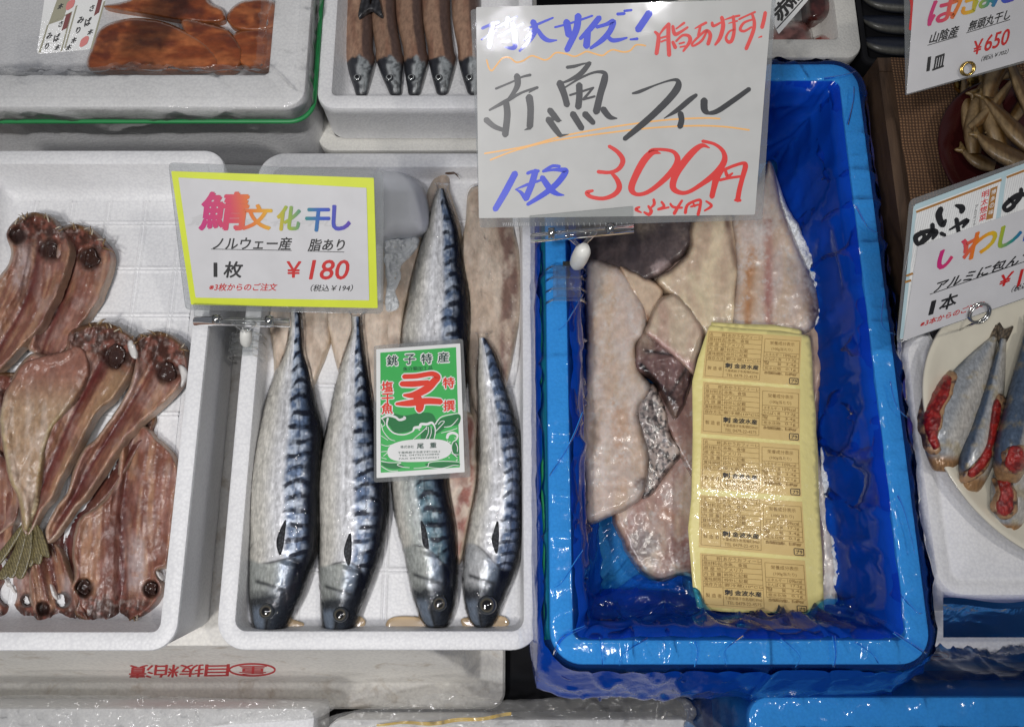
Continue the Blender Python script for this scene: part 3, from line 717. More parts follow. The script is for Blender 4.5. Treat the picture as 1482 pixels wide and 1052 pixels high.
_k = [0]
def stroke(mb, pl, pts, w, off, n=7, cap=True):
    """one pen stroke as a flat ribbon, width px given at its points"""
    p = np.asarray(pts, float); ww = np.broadcast_to(np.asarray(w, float), (len(p),))
    q = cr(np.c_[p, ww], n) if len(p) > 2 else cr(np.c_[p, ww], 3)
    t = np.gradient(q[:, :2], axis=0); t /= np.linalg.norm(t, axis=1)[:, None] + 1e-9; nn = np.c_[-t[:, 1], t[:, 0]]
    h = np.maximum(q[:, 2:3], 0.3) / 2; A = q[:, :2] - nn * h; B = q[:, :2] + nn * h; m = len(q)
    _k[0] += 1; o = off + (_k[0] % 40) * 4e-6
    Fc = [(i, i + 1, m + i + 1, m + i) for i in range(m - 1)]; pts = np.vstack([A, B])
    if cap:
        for (e, sgn) in ((0, -1), (m - 1, 1)):
            a0 = math.atan2(nn[e, 1], nn[e, 0]); b = len(pts); ring = [q[e, :2] + h[e, 0] * np.array([math.cos(a0 - sgn * math.pi * k / 6), math.sin(a0 - sgn * math.pi * k / 6)]) * (1 if k in (0, 6) else 0.8) for k in range(7)]
            pts = np.vstack([pts, ring]); Fc.append(list(range(b, b + 7)))
    W3 = pl.at(pts[:, 0], pts[:, 1], o)
    f0 = Fc[0]; nr = np.cross(W3[f0[1]] - W3[f0[0]], W3[f0[2]] - W3[f0[0]])
    return mb.add(W3, Fc)
def crop(ox, oy, s):
    def f(pts): return [(ox + x / s, oy + y / s) for x, y in pts]
    f.s = s; return f

# ================= large handwritten sign
plB = Plane((898, 160), 0.70, (-0.052, -0.514, 0.856))
big = thing('price_sign', 'large handwritten white price sign reading 300円, clipped to the blue lined box', 'price sign', plB.at(842, 330)[0])
PQ = [(689, 11), (1117, -1), (1092.5, 311), (693, 316)]
card('paper', plB, PQ, 0.0004, 0.0, M['paper'], big, 2)
card('laminate', plB, [(681, 14), (1123, -4), (1103.5, 318.5), (694, 330)], 0.0007, -0.0006, M['laminate'], big, 5)
tb = MB()
for k in range(70):
    u = 728 + k * 2.6
    if 768 < u < 912 and k % 3: continue
    stroke(tb, plB, [(u, 322.5), (u + 0.6, 327)], 0.7, 0.0002, 2, False)
obj('edge_ribs', tb.V, tb.F, M['ink_grey'], big, smooth=False)
OF = 0.00025
cA, cB, cC = crop(680, 0, 7.795), crop(840, 0, 7.795), crop(940, 0, 7.795)
cD, cE, cF, cG = crop(690, 90, 7.057), crop(890, 90, 7.057), crop(690, 190, 7.057), crop(890, 190, 7.057)
def pen(mb, c, pts, w): stroke(mb, plB, c(pts), np.asarray(w, float) / c.s, OF)
bl, bl2 = MB(), MB()
for c, pts, w in [
    (cA, [(140, 325), (230, 285), (325, 255)], 34), (cA, [(130, 452), (200, 410), (310, 345)], [18, 24, 20]), (cA, [(262, 262), (240, 380), (220, 540)], [46, 60, 50]),
    (cA, [(300, 315), (400, 265), (530, 192)], [26, 34, 22]), (cA, [(430, 205), (415, 290)], 46), (cA, [(325, 412), (460, 345), (600, 270)], [20, 34, 18]),
    (cA, [(480, 270), (510, 420), (500, 540), (395, 535)], [52, 60, 54, 18]), (cA, [(360, 475), (440, 468)], [30, 36]),
    (cA, [(615, 342), (760, 280), (938, 205)], [16, 30, 22]), (cA, [(712, 250), (738, 330), (690, 440), (560, 580)], [70, 66, 50, 26]), (cA, [(612, 462), (700, 350)], [12, 30]),
    (cA, [(765, 340), (820, 420), (890, 462), (980, 458)], [44, 56, 46, 16]),
    (cA, [(960, 312), (1150, 262), (1382, 182)], [24, 26, 24]), (cA, [(1090, 250), (1118, 400)], 80), (cA, [(1222, 182), (1200, 340), (1095, 568)], [78, 76, 66]),
    (cB, [(212, 205), (110, 330), (-2, 440)], [66, 66, 40]), (cB, [(85, 350), (68, 525)], [70, 80]),
    (cB, [(185, 310), (290, 280), (370, 250), (330, 360), (240, 460), (115, 548)], [40, 44, 66, 66, 60, 34]), (cB, [(290, 390), (350, 455), (430, 455), (525, 430)], [40, 50, 44, 22]),
    (cB, [(418, 164), (496, 158)], 36), (cB, [(496, 128), (576, 118)], 30), (cB, [(778, 150), (650, 340)], [82, 80]), (cB, [(562, 450), (642, 442)], [22, 34]),
    (cF, [(392, 432), (295, 615), (188, 798)], [66, 68, 60]), (cF, [(518, 432), (560, 415), (630, 408)], 34), (cF, [(598, 412), (560, 545), (500, 690)], [66, 66, 66]),
    (cF, [(392, 597), (520, 545), (660, 500)], [10, 30, 24]), (cF, [(400, 597), (450, 625), (490, 680)], [12, 34, 46]),
    (cF, [(678, 412), (770, 358), (846, 360)], [30, 32, 30]), (cF, [(680, 412), (780, 395), (880, 398), (905, 420), (820, 535), (690, 640), (520, 748)], [24, 30, 52, 62, 62, 56, 36]),
    (cF, [(668, 474), (750, 590), (820, 640), (890, 654)], [56, 66, 44, 12])]: pen(bl2 if c is cF else bl, c, pts, w)
obj('blue_lettering', bl.V, bl.F, M['marker_blue'], big, smooth=False)
obj('quantity_lettering', bl2.V, bl2.F, M['marker_blue'], big, smooth=False)
rd, rd2 = MB(), MB()
for c, pts, w in [
    (cC, [(60, 362), (100, 410), (95, 500), (78, 610)], [28, 44, 48, 46]), (cC, [(110, 400), (160, 330), (215, 278)], [20, 30, 40]), (cC, [(215, 275), (212, 440), (222, 628)], [46, 48, 48]),
    (cC, [(130, 432), (192, 415)], 24), (cC, [(132, 476), (180, 456)], 22), (cC, [(262, 300), (285, 390), (350, 365), (430, 312)], [36, 44, 34, 26]), (cC, [(300, 330), (392, 262)], [20, 30]),
    (cC, [(262, 478), (292, 542)], [36, 44]), (cC, [(300, 470), (370, 405), (440, 410), (455, 470), (380, 582)], [26, 30, 40, 44, 24]), (cC, [(335, 498), (392, 482)], 22), (cC, [(345, 536), (425, 520)], 20),
    (cC, [(512, 326), (580, 290), (640, 260)], [14, 30, 30]), (cC, [(575, 290), (550, 410)], 32), (cC, [(650, 350), (590, 460), (500, 520), (480, 500), (540, 430), (640, 350), (685, 400), (660, 502)], [24, 30, 26, 26, 28, 34, 44, 44]),
    (cC, [(705, 260), (722, 298), (805, 258)], [34, 34, 24]), (cC, [(815, 200), (830, 300), (795, 430), (740, 510)], [44, 48, 46, 26]),
    (cC, [(850, 226), (930, 200), (1015, 180)], [14, 26, 26]), (cC, [(892, 268), (990, 240)], [12, 24]), (cC, [(945, 190), (955, 340), (930, 455), (890, 478), (862, 430), (900, 360), (950, 340)], [36, 40, 42, 40, 30, 24, 22]),
    (cC, [(1010, 222), (1100, 180), (1190, 140)], [24, 22, 26]), (cC, [(1155, 155), (1182, 260), (1165, 370), (1090, 555)], [30, 40, 44, 42]), (cC, [(1160, 225), (1065, 262), (1022, 335), (1070, 355), (1150, 310)], [22, 30, 34, 30, 24]),
    (cC, [(1306, 145), (1290, 230), (1268, 315)], [40, 44, 44]), (cC, [(1230, 428), (1264, 415)], [14, 22]),
    (cF, [(1352, 155), (1440, 215), (1492, 300), (1450, 385), (1360, 422), (1240, 415)], [36, 44, 52, 46, 36, 40]), (cF, [(1370, 420), (1435, 500), (1455, 580), (1400, 650), (1290, 688), (1170, 672), (1125, 630), (1185, 608)], [30, 50, 56, 50, 40, 40, 46, 26]),
    (cG, [(465, 228), (380, 220), (290, 310), (200, 480), (168, 590), (220, 645), (330, 625), (470, 525), (600, 390), (640, 290), (600, 215), (500, 190), (390, 190), (345, 212)], [12, 60, 74, 70, 66, 40, 44, 54, 66, 60, 40, 32, 32, 24]),
    (cG, [(965, 172), (880, 150), (760, 250), (630, 430), (590, 560), (640, 620), (740, 625), (880, 545), (1030, 430), (1115, 310), (1105, 210), (1020, 135), (895, 103)], [12, 50, 72, 70, 66, 50, 40, 48, 66, 62, 44, 32, 34]),
    (cG, [(1110, 390), (1045, 460), (1010, 580), (990, 670)], [30, 70, 58, 54]), (cG, [(1110, 398), (1210, 355), (1310, 328), (1332, 360), (1300, 480), (1270, 600), (1252, 705)], [34, 32, 36, 54, 50, 50, 52]),
    (cG, [(1225, 705), (1280, 708)], [26, 30]), (cG, [(1070, 500), (1170, 478), (1290, 462)], [30, 28, 26]), (cG, [(1125, 395), (1150, 460), (1200, 430)], [30, 36, 20]),
    (cG, [(250, 775), (215, 800), (270, 832)], [22, 34, 14]), (cG, [(395, 698), (400, 745), (370, 780)], [28, 32, 20]), (cG, [(340, 765), (370, 815), (345, 850), (298, 828)], [24, 36, 34, 22]),
    (cG, [(475, 722), (500, 770), (440, 797)], [24, 30, 24]), (cG, [(440, 800), (550, 778)], [26, 20]), (cG, [(565, 740), (595, 775), (685, 782)], [22, 28, 24]), (cG, [(685, 708), (640, 780), (605, 842)], [24, 32, 36]),
    (cG, [(718, 835), (745, 750), (865, 702), (868, 770), (848, 852)], [34, 30, 28, 32, 34]), (cG, [(775, 772), (850, 750)], 22), (cG, [(800, 735), (815, 770)], 20), (cG, [(930, 715), (985, 762), (915, 812)], [20, 30, 20])]: pen(rd if c is cC else rd2, c, pts, w)
obj('red_lettering', rd.V, rd.F, M['marker_red'], big, smooth=False)
obj('price_lettering', rd2.V, rd2.F, M['marker_red'], big, smooth=False)
bk = MB()
for c, pts, w in [
    (cD, [(195, 274), (380, 196), (460, 155), (547, 134)], [24, 20, 22, 30]), (cD, [(410, 142), (418, 230), (380, 310), (315, 395)], [66, 62, 46, 30]), (cD, [(130, 492), (300, 400), (470, 310), (620, 262)], [22, 42, 24, 30]), (cD, [(620, 262), (535, 312)], [24, 14]),
    (cD, [(300, 420), (312, 540), (290, 745)], [64, 68, 66]), (cD, [(95, 590), (180, 660), (285, 700)], [62, 52, 40]), (cD, [(535, 358), (550, 480), (542, 660)], [76, 68, 68]), (cD, [(545, 672), (488, 696)], [40, 8]),
    (cD, [(745, 492), (795, 555), (835, 600)], [62, 62, 48]), (cD, [(725, 590), (800, 585), (862, 600)], [40, 30, 14]), (cD, [(730, 585), (790, 670), (850, 750)], [66, 64, 50]), (cD, [(850, 755), (940, 738)], [34, 6]),
    (cD, [(922, 56), (995, 46), (1090, 20), (1165, 10)], [34, 34, 20, 20]), (cD, [(1150, 14), (1065, 118), (960, 180), (865, 218)], [48, 54, 34, 20]),
    (cD, [(848, 215), (892, 330), (922, 440)], [76, 66, 64]), (cD, [(900, 262), (1050, 170), (1200, 108), (1300, 112), (1305, 180), (1262, 330), (1220, 510)], [18, 24, 26, 44, 72, 70, 74]),
    (cD, [(1046, 235), (1048, 350), (1036, 462)], [68, 66, 68]), (cD, [(952, 340), (1080, 300), (1192, 264)], [24, 24, 22]), (cD, [(1185, 270), (1095, 375)], [22, 30]), (cD, [(1085, 385), (1205, 352)], [24, 24]),
    (cD, [(980, 530), (1072, 678)], [68, 62]), (cD, [(1105, 532), (1190, 622)], [70, 54]), (cD, [(1290, 482), (1355, 560), (1432, 577)], [66, 56, 12]),
    (cE, [(180, 322), (255, 302), (420, 235), (570, 188), (640, 192), (640, 260), (560, 370), (400, 530), (240, 670), (100, 785)], [20, 36, 18, 24, 44, 74, 72, 68, 64, 50]),
    (cE, [(830, 338), (760, 390), (640, 490), (500, 577)], [36, 54, 50, 8]), (cE, [(668, 525), (680, 590), (664, 660)], [60, 60, 62]), (cE, [(910, 392), (912, 480), (940, 520)], [74, 70, 50]), (cE, [(940, 525), (1040, 505), (1200, 400), (1370, 278)], [30, 52, 54, 48])]: pen(bk, c, pts, w)
obj('black_lettering', bk.V, bk.F, M['marker_black'], big, smooth=False)
og = MB()
wv = [(680 + x / 7.795, y / 7.795) for x, y in [(190, 680), (215, 770), (250, 800), (300, 740), (370, 660), (450, 655), (520, 705), (600, 690), (690, 635), (760, 650), (840, 680), (900, 660), (970, 600), (1080, 610), (1180, 640), (1260, 610), (1320, 585)]]
wv += [(840 + x / 7.795, y / 7.795) for x, y in [(160, 610), (250, 630), (310, 590), (370, 565), (480, 590), (560, 575), (620, 515), (680, 510), (735, 520)]]
stroke(og, plB, wv, 2.4, 0.0001)
for pts in ([cD([(80, 935)])[0], cD([(500, 862)])[0], cD([(900, 752)])[0], cE([(0, 660)])[0], cE([(500, 595)])[0], cE([(900, 573)])[0], cE([(1070, 580)])[0]],
            [cD([(140, 1000)])[0], cD([(400, 902)])[0], cD([(800, 802)])[0], cE([(0, 715)])[0], cE([(400, 672)])[0], cE([(800, 652)])[0], cE([(1100, 660)])[0], cE([(1370, 695)])[0]]): stroke(og, plB, pts, 2.4, 0.0001)
obj('orange_lines', og.V, og.F, M['marker_orange'], big, smooth=False)

def sign_clip(name, label, pl, plate, springs, arms, joint, claw):
    """clear acrylic clip: sign holder bar, two steel springs, ball joint, claw on the rim"""
    r = thing(name, label, 'sign clip', claw['at'])
    card('holder_plate', pl, plate, 0.0012, 0.0026, M['acrylic'], r, 2)
    br = MB(); a, b = pl.at(*np.array(plate[2:]).T, 0.003)[::-1]; d = pl.at(plate[3][0], plate[3][1] - 5, 0.003)[0]
    br.tube([a, b], 0.0042, 10); br.tube([d, d + (b - a)], 0.0018, 8)
    obj('holder_bar', br.V, br.F, M['acrylic'], r)
    for u, v in springs:
        m = MB(); a = pl.at(u - 4.5, v, 0.0025)[0]; b = pl.at(u + 4.5, v, 0.0025)[0]
        m.tube([a, b], 0.0052, 14); obj('spring', m.V, m.F, M['metal'], r)
    m = MB(); e = pl.at(*arms[2], 0.0)[0]
    for k in (0, 1):
        a = pl.at(*arms[k], 0.001)[0]; m.tube([a, e + (a - e) * 0.25 + [0, 0, -0.002], e], [0.0024, 0.002, 0.0026], 8)
    obj('arm', m.V, m.F, M['acrylic'], r)
    m = MB(); a = P(*joint[0], joint[2]); b = P(*joint[1], joint[3]); c = (a + b) / 2
    m.tube([a, a * 0.8 + b * 0.2, c, a * 0.2 + b * 0.8, b], np.array([0.55, 0.95, 1.0, 0.9, 0.5]) * joint[4], 14); obj('ball_joint', m.V, m.F, M['joint'], r)
    m = MB(); x0, x1, y0, y1, zt = claw['box']; t = 0.0022
    for k in range(4):
        yk = y0 + (y1 - y0) * k / 3
        m.add(*([(x, y, z) for x, z in ((x0, zt - 0.024), (x0 - 0.002, zt - 0.006), (x0 + 0.004, zt + 0.005), (x1 - 0.004, zt + 0.005), (x1 + 0.002, zt - 0.006), (x1, zt - 0.024),
               (x1 - t, zt - 0.024), (x1 + 0.002 - t, zt - 0.006), (x1 - 0.005, zt + 0.005 - t), (x0 + 0.005, zt + 0.005 - t), (x0 - 0.002 + t, zt - 0.006), (x0 + t, zt - 0.024)) for y in (yk, yk + 0.0028)],
              [(2 * i, 2 * ((i + 1) % 12), 2 * ((i + 1) % 12) + 1, 2 * i + 1) for i in range(12)] + [(2 * i, 2 * (i + 1), 2 * (10 - i), 2 * (11 - i)) for i in range(5)] + [(2 * (11 - i) + 1, 2 * (10 - i) + 1, 2 * (i + 1) + 1, 2 * i + 1) for i in range(5)]))
    m.box((x0 + 0.005, y0 + 0.003, zt + 0.0052), (x1 - 0.005, y1, zt + 0.0072))
    obj('claw', m.V, m.F, M['acrylic'], r, smooth=False)
    m = MB().box(((x0 + x1) / 2 - 0.004, y1 - 0.001, zt + 0.006), ((x0 + x1) / 2 + 0.004, y1 + 0.004, zt + 0.012)); obj('pivot', m.V, m.F, M['metal'], r, smooth=False)
cxy = P(820, 412, ZB + 0.012)
sign_clip('sign_clip', 'clear plastic clip on the blue rim holding the large handwritten sign', plB, [(766, 312), (916, 298), (916.5, 331), (768, 345)], [(798, 337), (883, 330)], [(822, 341), (862, 335), (841, 357)],
          ((846, 358), (833, 386), 0.118, 0.075, 0.0085), {'at': cxy, 'box': (cxy[0] - 0.019, cxy[0] + 0.019, cxy[1] - 0.018, cxy[1] + 0.018, ZB + 0.008)})

# ================= printed yellow-framed sign
plM = Plane((405, 350), 0.735, (0.017, -0.616, 0.788))
sg = thing('price_sign', 'printed price sign with a bright yellow frame and rainbow title over the mackerel tray', 'price sign', plM.at(352, 455)[0])
card('laminate', plM, [(243, 235.5), (555, 247), (554.5, 454.5), (268, 449)], 0.0007, -0.0007, M['laminate'], sg, 8)
card('frame', plM, [(247.7, 248), (541, 257.7), (546.6, 446), (276.5, 441)], 0.0003, 0.0, M['yellow_card'], sg, 1.5)
card('paper', plM, [(258.5, 257), (530.4, 272), (534.4, 434.5), (283.4, 430.5)], 0.0003, 0.0006, M['paper_print'], sg, 1.5)
mz = crop(240, 220, 3.506); o2 = 0.00085
def q4(x0, y0, x1, y1): return 240 + x0 / 3.506, 220 + y0 / 3.506, 240 + x1 / 3.506, 220 + y1 / 3.506
sh = MB()
for ch, bb, ln in [('鯖', (110, 318, 330, 372), 30), ('文', (350, 335, 500, 372), 20), ('化', (520, 345, 650, 375), 20), ('干', (665, 350, 790, 375), 20), ('し', (800, 350, 870, 375), 15)]: box_txt(sh, ch, *q4(*bb), plM, o2, ln / 3.5, 0.03)
obj('drop_shadow_print', sh.V, sh.F, M['ink_grey'], sg, smooth=False)
tt = MB()
for ch, bb, ln in [('鯖', (172, 207, 405, 392), 22), ('文', (388, 268, 530, 392), 14), ('化', (560, 275, 675, 395), 14), ('干', (705, 287, 825, 400), 12), ('し', (845, 272, 935, 395), 4)]: box_txt(tt, ch, *q4(*bb), plM, o2 + 0.0003, ln / 3.5, 0.035)
root_x = LOC[sg.name][0]
M['rainbow_mackerel'] = mat_rainbow('rainbow_ink_mackerel', plM.at(290, 300)[0][0] - root_x, plM.at(510, 300)[0][0] - root_x)
obj('title_lettering', tt.V, tt.F, M['rainbow_mackerel'], sg, smooth=False)
kb = MB()
box_txt(kb, 'ノルウェー産', *q4(238, 432, 632, 496), plM, o2, 3.5, 0.018); box_txt(kb, '脂あり', *q4(722, 441, 900, 500), plM, o2, 4, 0.02)
stroke(kb, plM, mz([(232, 492), (638, 499)]), 0.9, o2); stroke(kb, plM, mz([(720, 502), (905, 507)]), 0.9, o2)
box_txt(kb, '1', *q4(236, 562, 266, 632), plM, o2, 2.5, 0.02); box_txt(kb, '枚', *q4(292, 556, 382, 636), plM, o2, 4, 0.025); box_txt(kb, '（税込￥194）', *q4(732, 672, 945, 706), plM, o2, 2.5, 0.012)
obj('black_lettering', kb.V, kb.F, M['ink_black'], sg, smooth=False)
kr = MB()
box_txt(kr, '￥', *q4(612, 556, 684, 635), plM, o2, 1, 0.03); box_txt(kr, '180', *q4(728, 548, 920, 645), plM, o2, 5.5, 0.02); box_txt(kr, '※3枚からのご注文', *q4(218, 666, 560, 703), plM, o2, 2.5, 0.018)
obj('red_lettering', kr.V, kr.F, M['ink_red'], sg, smooth=False)
cxy = P(351, 499, 0.012)
sign_clip('sign_clip', 'clear plastic clip on the foam tray rim holding the yellow-framed sign', plM, [(281, 438), (421, 444), (421, 466.5), (283, 463.5)], [(315, 461), (391, 463)], [(337, 465), (369, 467), (354, 479)],
          ((356, 477), (356, 500), 0.055, 0.03, 0.0062), {'at': cxy, 'box': (cxy[0] - 0.018, cxy[0] + 0.016, cxy[1] - 0.012, cxy[1] + 0.012, 0.006)})

# ================= right hand sign on a laminated menu card
plI = Plane((1400, 365), 0.70, (0.10, -0.66, 0.74))
si = thing('price_sign', 'tilted printed sign reading いわし over a laminated menu card, beside the plate of stuffed sardines', 'price sign', plI.at(1410, 455)[0])
card('laminate', plI, [(1317, 290), (1640, 178), (1632, 380), (1298, 498)], 0.0006, -0.0006, M['laminate'], si, 8)
card('menu_card', plI, [(1322, 299), (1636, 189), (1628, 376), (1303, 492)], 0.0003, 0.0, M['card_white'], si, 3)
iz = crop(1280, 230, 3.896)
def quad_strip(mb, pl, q, off): w = pl.at(*np.array(q).T, off); return mb.add(w, [(0, 1, 2, 3)])
gb_ = MB()
quad_strip(gb_, plI, iz([(172, 258), (800, 22), (800, 52), (168, 290)]), 0.0001); quad_strip(gb_, plI, iz([(660, 100), (688, 92), (655, 330), (628, 340)]), 0.00013); quad_strip(gb_, plI, iz([(165, 260), (180, 300), (105, 1010), (85, 1015)]), 0.00016)
M['menu_blue'] = mat_plain('menu_border_blue', (0.42, 0.56, 0.60), 0.45, 0, 0.8)
obj('menu_border', gb_.V, gb_.F, M['menu_blue'], si, smooth=False)
gl_ = MB()
for k in range(46):
    x = 185 + k * 13.5
    if 645 < x < 690: continue
    stroke(gl_, plI, iz([(x, 300 - (x - 180) * 0.375), (x - 70, 300 - (x - 180) * 0.375 + 330)]), 0.5, 0.00008, 2, False)
obj('menu_stripes', gl_.V, gl_.F, M['ink_grey'], si, smooth=False)
br_ = MB()
for a, b in (((178, 300), (660, 118)), ((688, 105), (800, 62)), ((122, 660), (160, 645)), ((115, 695), (150, 684))): stroke(br_, plI, iz([a, b]), 3.2, 0.0002, 2, False)
quad_strip(br_, plI, iz([(598, 168), (638, 152), (610, 335), (572, 345)]), 0.0002)
M['menu_brown'] = mat_plain('menu_brown', (0.36, 0.17, 0.04), 0.45, 0, 0.8); obj('menu_brown_print', br_.V, br_.F, M['menu_brown'], si, smooth=False)
mk = MB()
for pts, w in [([(318, 280), (305, 320), (325, 370), (345, 345)], [30, 40, 36, 16]), ([(400, 262), (435, 275), (432, 300)], [14, 38, 26]),
               ([(405, 340), (418, 420)], [26, 24]), ([(365, 400), (465, 345), (440, 385)], [10, 26, 14]),
               ([(205, 410), (225, 440), (200, 470)], [20, 24, 16]), ([(270, 370), (262, 420), (195, 480), (175, 440), (230, 410), (290, 410), (270, 450)], [26, 28, 26, 30, 26, 30, 16]), ([(318, 420), (340, 430)], [24, 20]),
               ([(700, 225), (730, 260), (690, 290), (675, 265), (740, 210), (790, 200)], [16, 24, 26, 24, 30, 26]), ([(770, 170), (760, 220), (700, 290)], [22, 26, 16])]:
    stroke(mk, plI, iz(pts), np.asarray(w) / 3.896, 0.0003)
put(mk, 'ア', iz([(508, 282)])[0], iz([(526, 276)])[0], iz([(511, 262)])[0], plI, 0.0003)
for k, ch in enumerate('ルミホイル'): put(mk, ch, iz([(505 - k * 2, 302 + k * 19)])[0], iz([(521 - k * 2, 296 + k * 19)])[0], iz([(507 - k * 2, 286 + k * 19)])[0], plI, 0.0003)
obj('menu_brush_lettering', mk.V, mk.F, M['ink_black'], si, smooth=False)
mr_ = MB()
for k, ch in enumerate('明太惣菜'): put(mr_, ch, iz([(546 - k * 5, 224 + k * 44)])[0], iz([(586 - k * 5, 208 + k * 44)])[0], iz([(551 - k * 5, 188 + k * 44)])[0], plI, 0.0003, 0.015)
obj('menu_red_lettering', mr_.V, mr_.F, M['stamp_red'], si, smooth=False)
mw_ = MB()
for k, ch in enumerate('博多の味'): put(mw_, ch, iz([(600 - k * 5, 204 + k * 38)])[0], iz([(626 - k * 5, 194 + k * 38)])[0], iz([(604 - k * 5, 178 + k * 38)])[0], plI, 0.0003, 0.01)
obj('menu_white_lettering', mw_.V, mw_.F, M['card_white'], si, smooth=False)
card('paper', plI, [(1327.5, 356), (1655, 242), (1640, 374), (1306, 492.5)], 0.0003, 0.0012, M['paper_print'], si, 2)
o3 = 0.0015
ti = MB()
for ch, a, b, c in [('い', (272, 640), (452, 545), (312, 520)), ('わ', (430, 585), (612, 500), (462, 440)), ('し', (630, 512), (762, 445), (655, 385)), ('明', (772, 475), (870, 430), (790, 405)), ('太', (885, 430), (985, 385), (905, 350))]:
    put(ti, ch, iz([a])[0], iz([b])[0], iz([c])[0], plI, o3, 0.03)
M['rainbow_sardine'] = mat_rainbow('rainbow_ink_sardine', plI.at(1352, 390)[0][0] - LOC[si.name][0], plI.at(1515, 330)[0][0] - LOC[si.name][0])
obj('title_lettering', ti.V, ti.F, M['rainbow_sardine'], si, smooth=False)
ki = MB()
put(ki, 'アルミに包んで焼く', iz([(265, 755)])[0], iz([(965, 520)])[0], iz([(300, 688)])[0], plI, o3, 0.02); stroke(ki, plI, iz([(252, 760), (960, 515)]), 1.0, o3)
put(ki, '1', iz([(230, 882)])[0], iz([(275, 868)])[0], iz([(262, 800)])[0], plI, o3, 0.02); put(ki, '本', iz([(298, 860)])[0], iz([(392, 828)])[0], iz([(322, 775)])[0], plI, o3, 0.025)
put(ki, '（税込￥194）', iz([(705, 752)])[0], iz([(905, 690)])[0], iz([(722, 715)])[0], plI, o3, 0.012)
obj('black_lettering', ki.V, ki.F, M['ink_black'], si, smooth=False)
kr = MB()
put(kr, '￥', iz([(630, 725)])[0], iz([(700, 700)])[0], iz([(655, 655)])[0], plI, o3, 0.03); put(kr, '180', iz([(740, 720)])[0], iz([(920, 655)])[0], iz([(765, 622)])[0], plI, o3, 0.02)
put(kr, '※3本からのご注文', iz([(192, 948)])[0], iz([(548, 830)])[0], iz([(205, 912)])[0], plI, o3, 0.018)
obj('red_lettering', kr.V, kr.F, M['ink_red'], si, smooth=False)

# ================= upper right sign
plH = Plane((1400, 40), 0.76, (-0.05, -0.55, 0.83))
sH = thing('price_sign', 'printed sign reading はたはた at the top right corner, behind the pile of dried fish', 'price sign', plH.at(1400, 105)[0])
hz = crop(1200, 0, 4.209)
card('laminate', plH, [(1308, -60), (1620, -140), (1590, 62), (1311, 138.5)], 0.0006, -0.0006, M['laminate'], sH, 2)
card('paper', plH, [(1326.5, -60), (1618, -135), (1588, 58), (1312, 136.5)], 0.0003, 0.0, M['paper_print'], sH, 2)
tH = MB()
for ch, a, b, c in [('は', (595, 160), (760, 115), (630, 15)), ('た', (735, 118), (880, 78), (765, -30)), ('は', (868, 70), (1000, 32), (895, -70)), ('た', (985, 45), (1120, 8), (1010, -100))]: put(tH, ch, hz([a])[0], hz([b])[0], hz([c])[0], plH, 0.0004, 0.035)
M['rainbow_hata'] = mat_rainbow('rainbow_ink_sandfish', plH.at(1340, 20)[0][0] - LOC[sH.name][0], plH.at(1475, 0)[0][0] - LOC[sH.name][0])
obj('title_lettering', tH.V, tH.F, M['rainbow_hata'], sH, smooth=False)
kh = MB()
put(kh, '山陰産', hz([(606, 270)])[0], hz([(775, 224)])[0], hz([(628, 200)])[0], plH, 0.0003, 0.02); put(kh, '無頭丸干し', hz([(842, 195)])[0], hz([(1095, 118)])[0], hz([(862, 130)])[0], plH, 0.0003, 0.02)
stroke(kh, plH, hz([(600, 278), (780, 226)]), 1, 0.0003); stroke(kh, plH, hz([(836, 203), (1100, 122)]), 1, 0.0003)
put(kh, '1', hz([(583, 440)])[0], hz([(615, 430)])[0], hz([(602, 352)])[0], plH, 0.0003, 0.02); put(kh, '皿', hz([(628, 432)])[0], hz([(695, 408)])[0], hz([(642, 350)])[0], plH, 0.0003, 0.03)
put(kh, '（税込￥702）', hz([(922, 378)])[0], hz([(1085, 330)])[0], hz([(934, 345)])[0], plH, 0.0003, 0.012)
obj('black_lettering', kh.V, kh.F, M['ink_black'], sH, smooth=False)
kr = MB(); put(kr, '￥', hz([(872, 340)])[0], hz([(925, 322)])[0], hz([(885, 255)])[0], plH, 0.0003, 0.03); put(kr, '650', hz([(940, 318)])[0], hz([(1085, 270)])[0], hz([(962, 220)])[0], plH, 0.0003, 0.02)
stroke(kr, plH, hz([(478, -100), (505, 40), (495, 180)]), 4.5, -0.0001)
obj('red_lettering', kr.V, kr.F, M['ink_red'], sH, smooth=False)

def ring_clip(label, pl, uv, rpx, mat, base):
    r = thing('memo_clip', label, 'sign stand', base[0])
    c = pl.at(*uv, 0.002)[0]; e1 = pl.at(uv[0] + rpx, uv[1] - rpx * 0.25, 0.002)[0] - c; e2 = np.cross(pl.n, e1 / np.linalg.norm(e1)) * np.linalg.norm(e1)
    m = MB()
    for k in range(2):
        m.tube([c + pl.n * (0.003 * k) + e1 * math.cos(a) + e2 * math.sin(a) for a in np.linspace(0, 2 * math.pi, 28)[:-1]], 0.0011, 8, closed=True)
    obj('ring', m.V, m.F, mat, r)
    m = MB(); m.tube([c - e2 * 1.0, (c - e2 + base[0]) / 2, base[0] + [0, 0, 0.004]], 0.0011, 8); obj('stem', m.V, m.F, mat, r)
    m = MB(); t = np.linspace(0, 2 * math.pi, 40)[:-1]; ring = np.c_[base[0][0] + base[1] * np.cos(t), base[0][1] + base[1] * 0.8 * np.sin(t), np.full(39, base[0][2])]
    m.prism(ring, (0, 0, 1), 0.004); obj('base', m.V, m.F, M['metal'] if mat is M['metal'] else mat, r, smooth=False)
ring_clip('gold wire ring stand holding the sign at the top right corner', plH, (1398, 100), 9, M['brass'], (P(1400, 125, 0.012), 0.016))
ring_clip('steel ring stand with a round base holding the いわし sign', plI, (1414, 451), 14.5, M['metal'], (P(1384, 480, ZG + 0.001), 0.032))

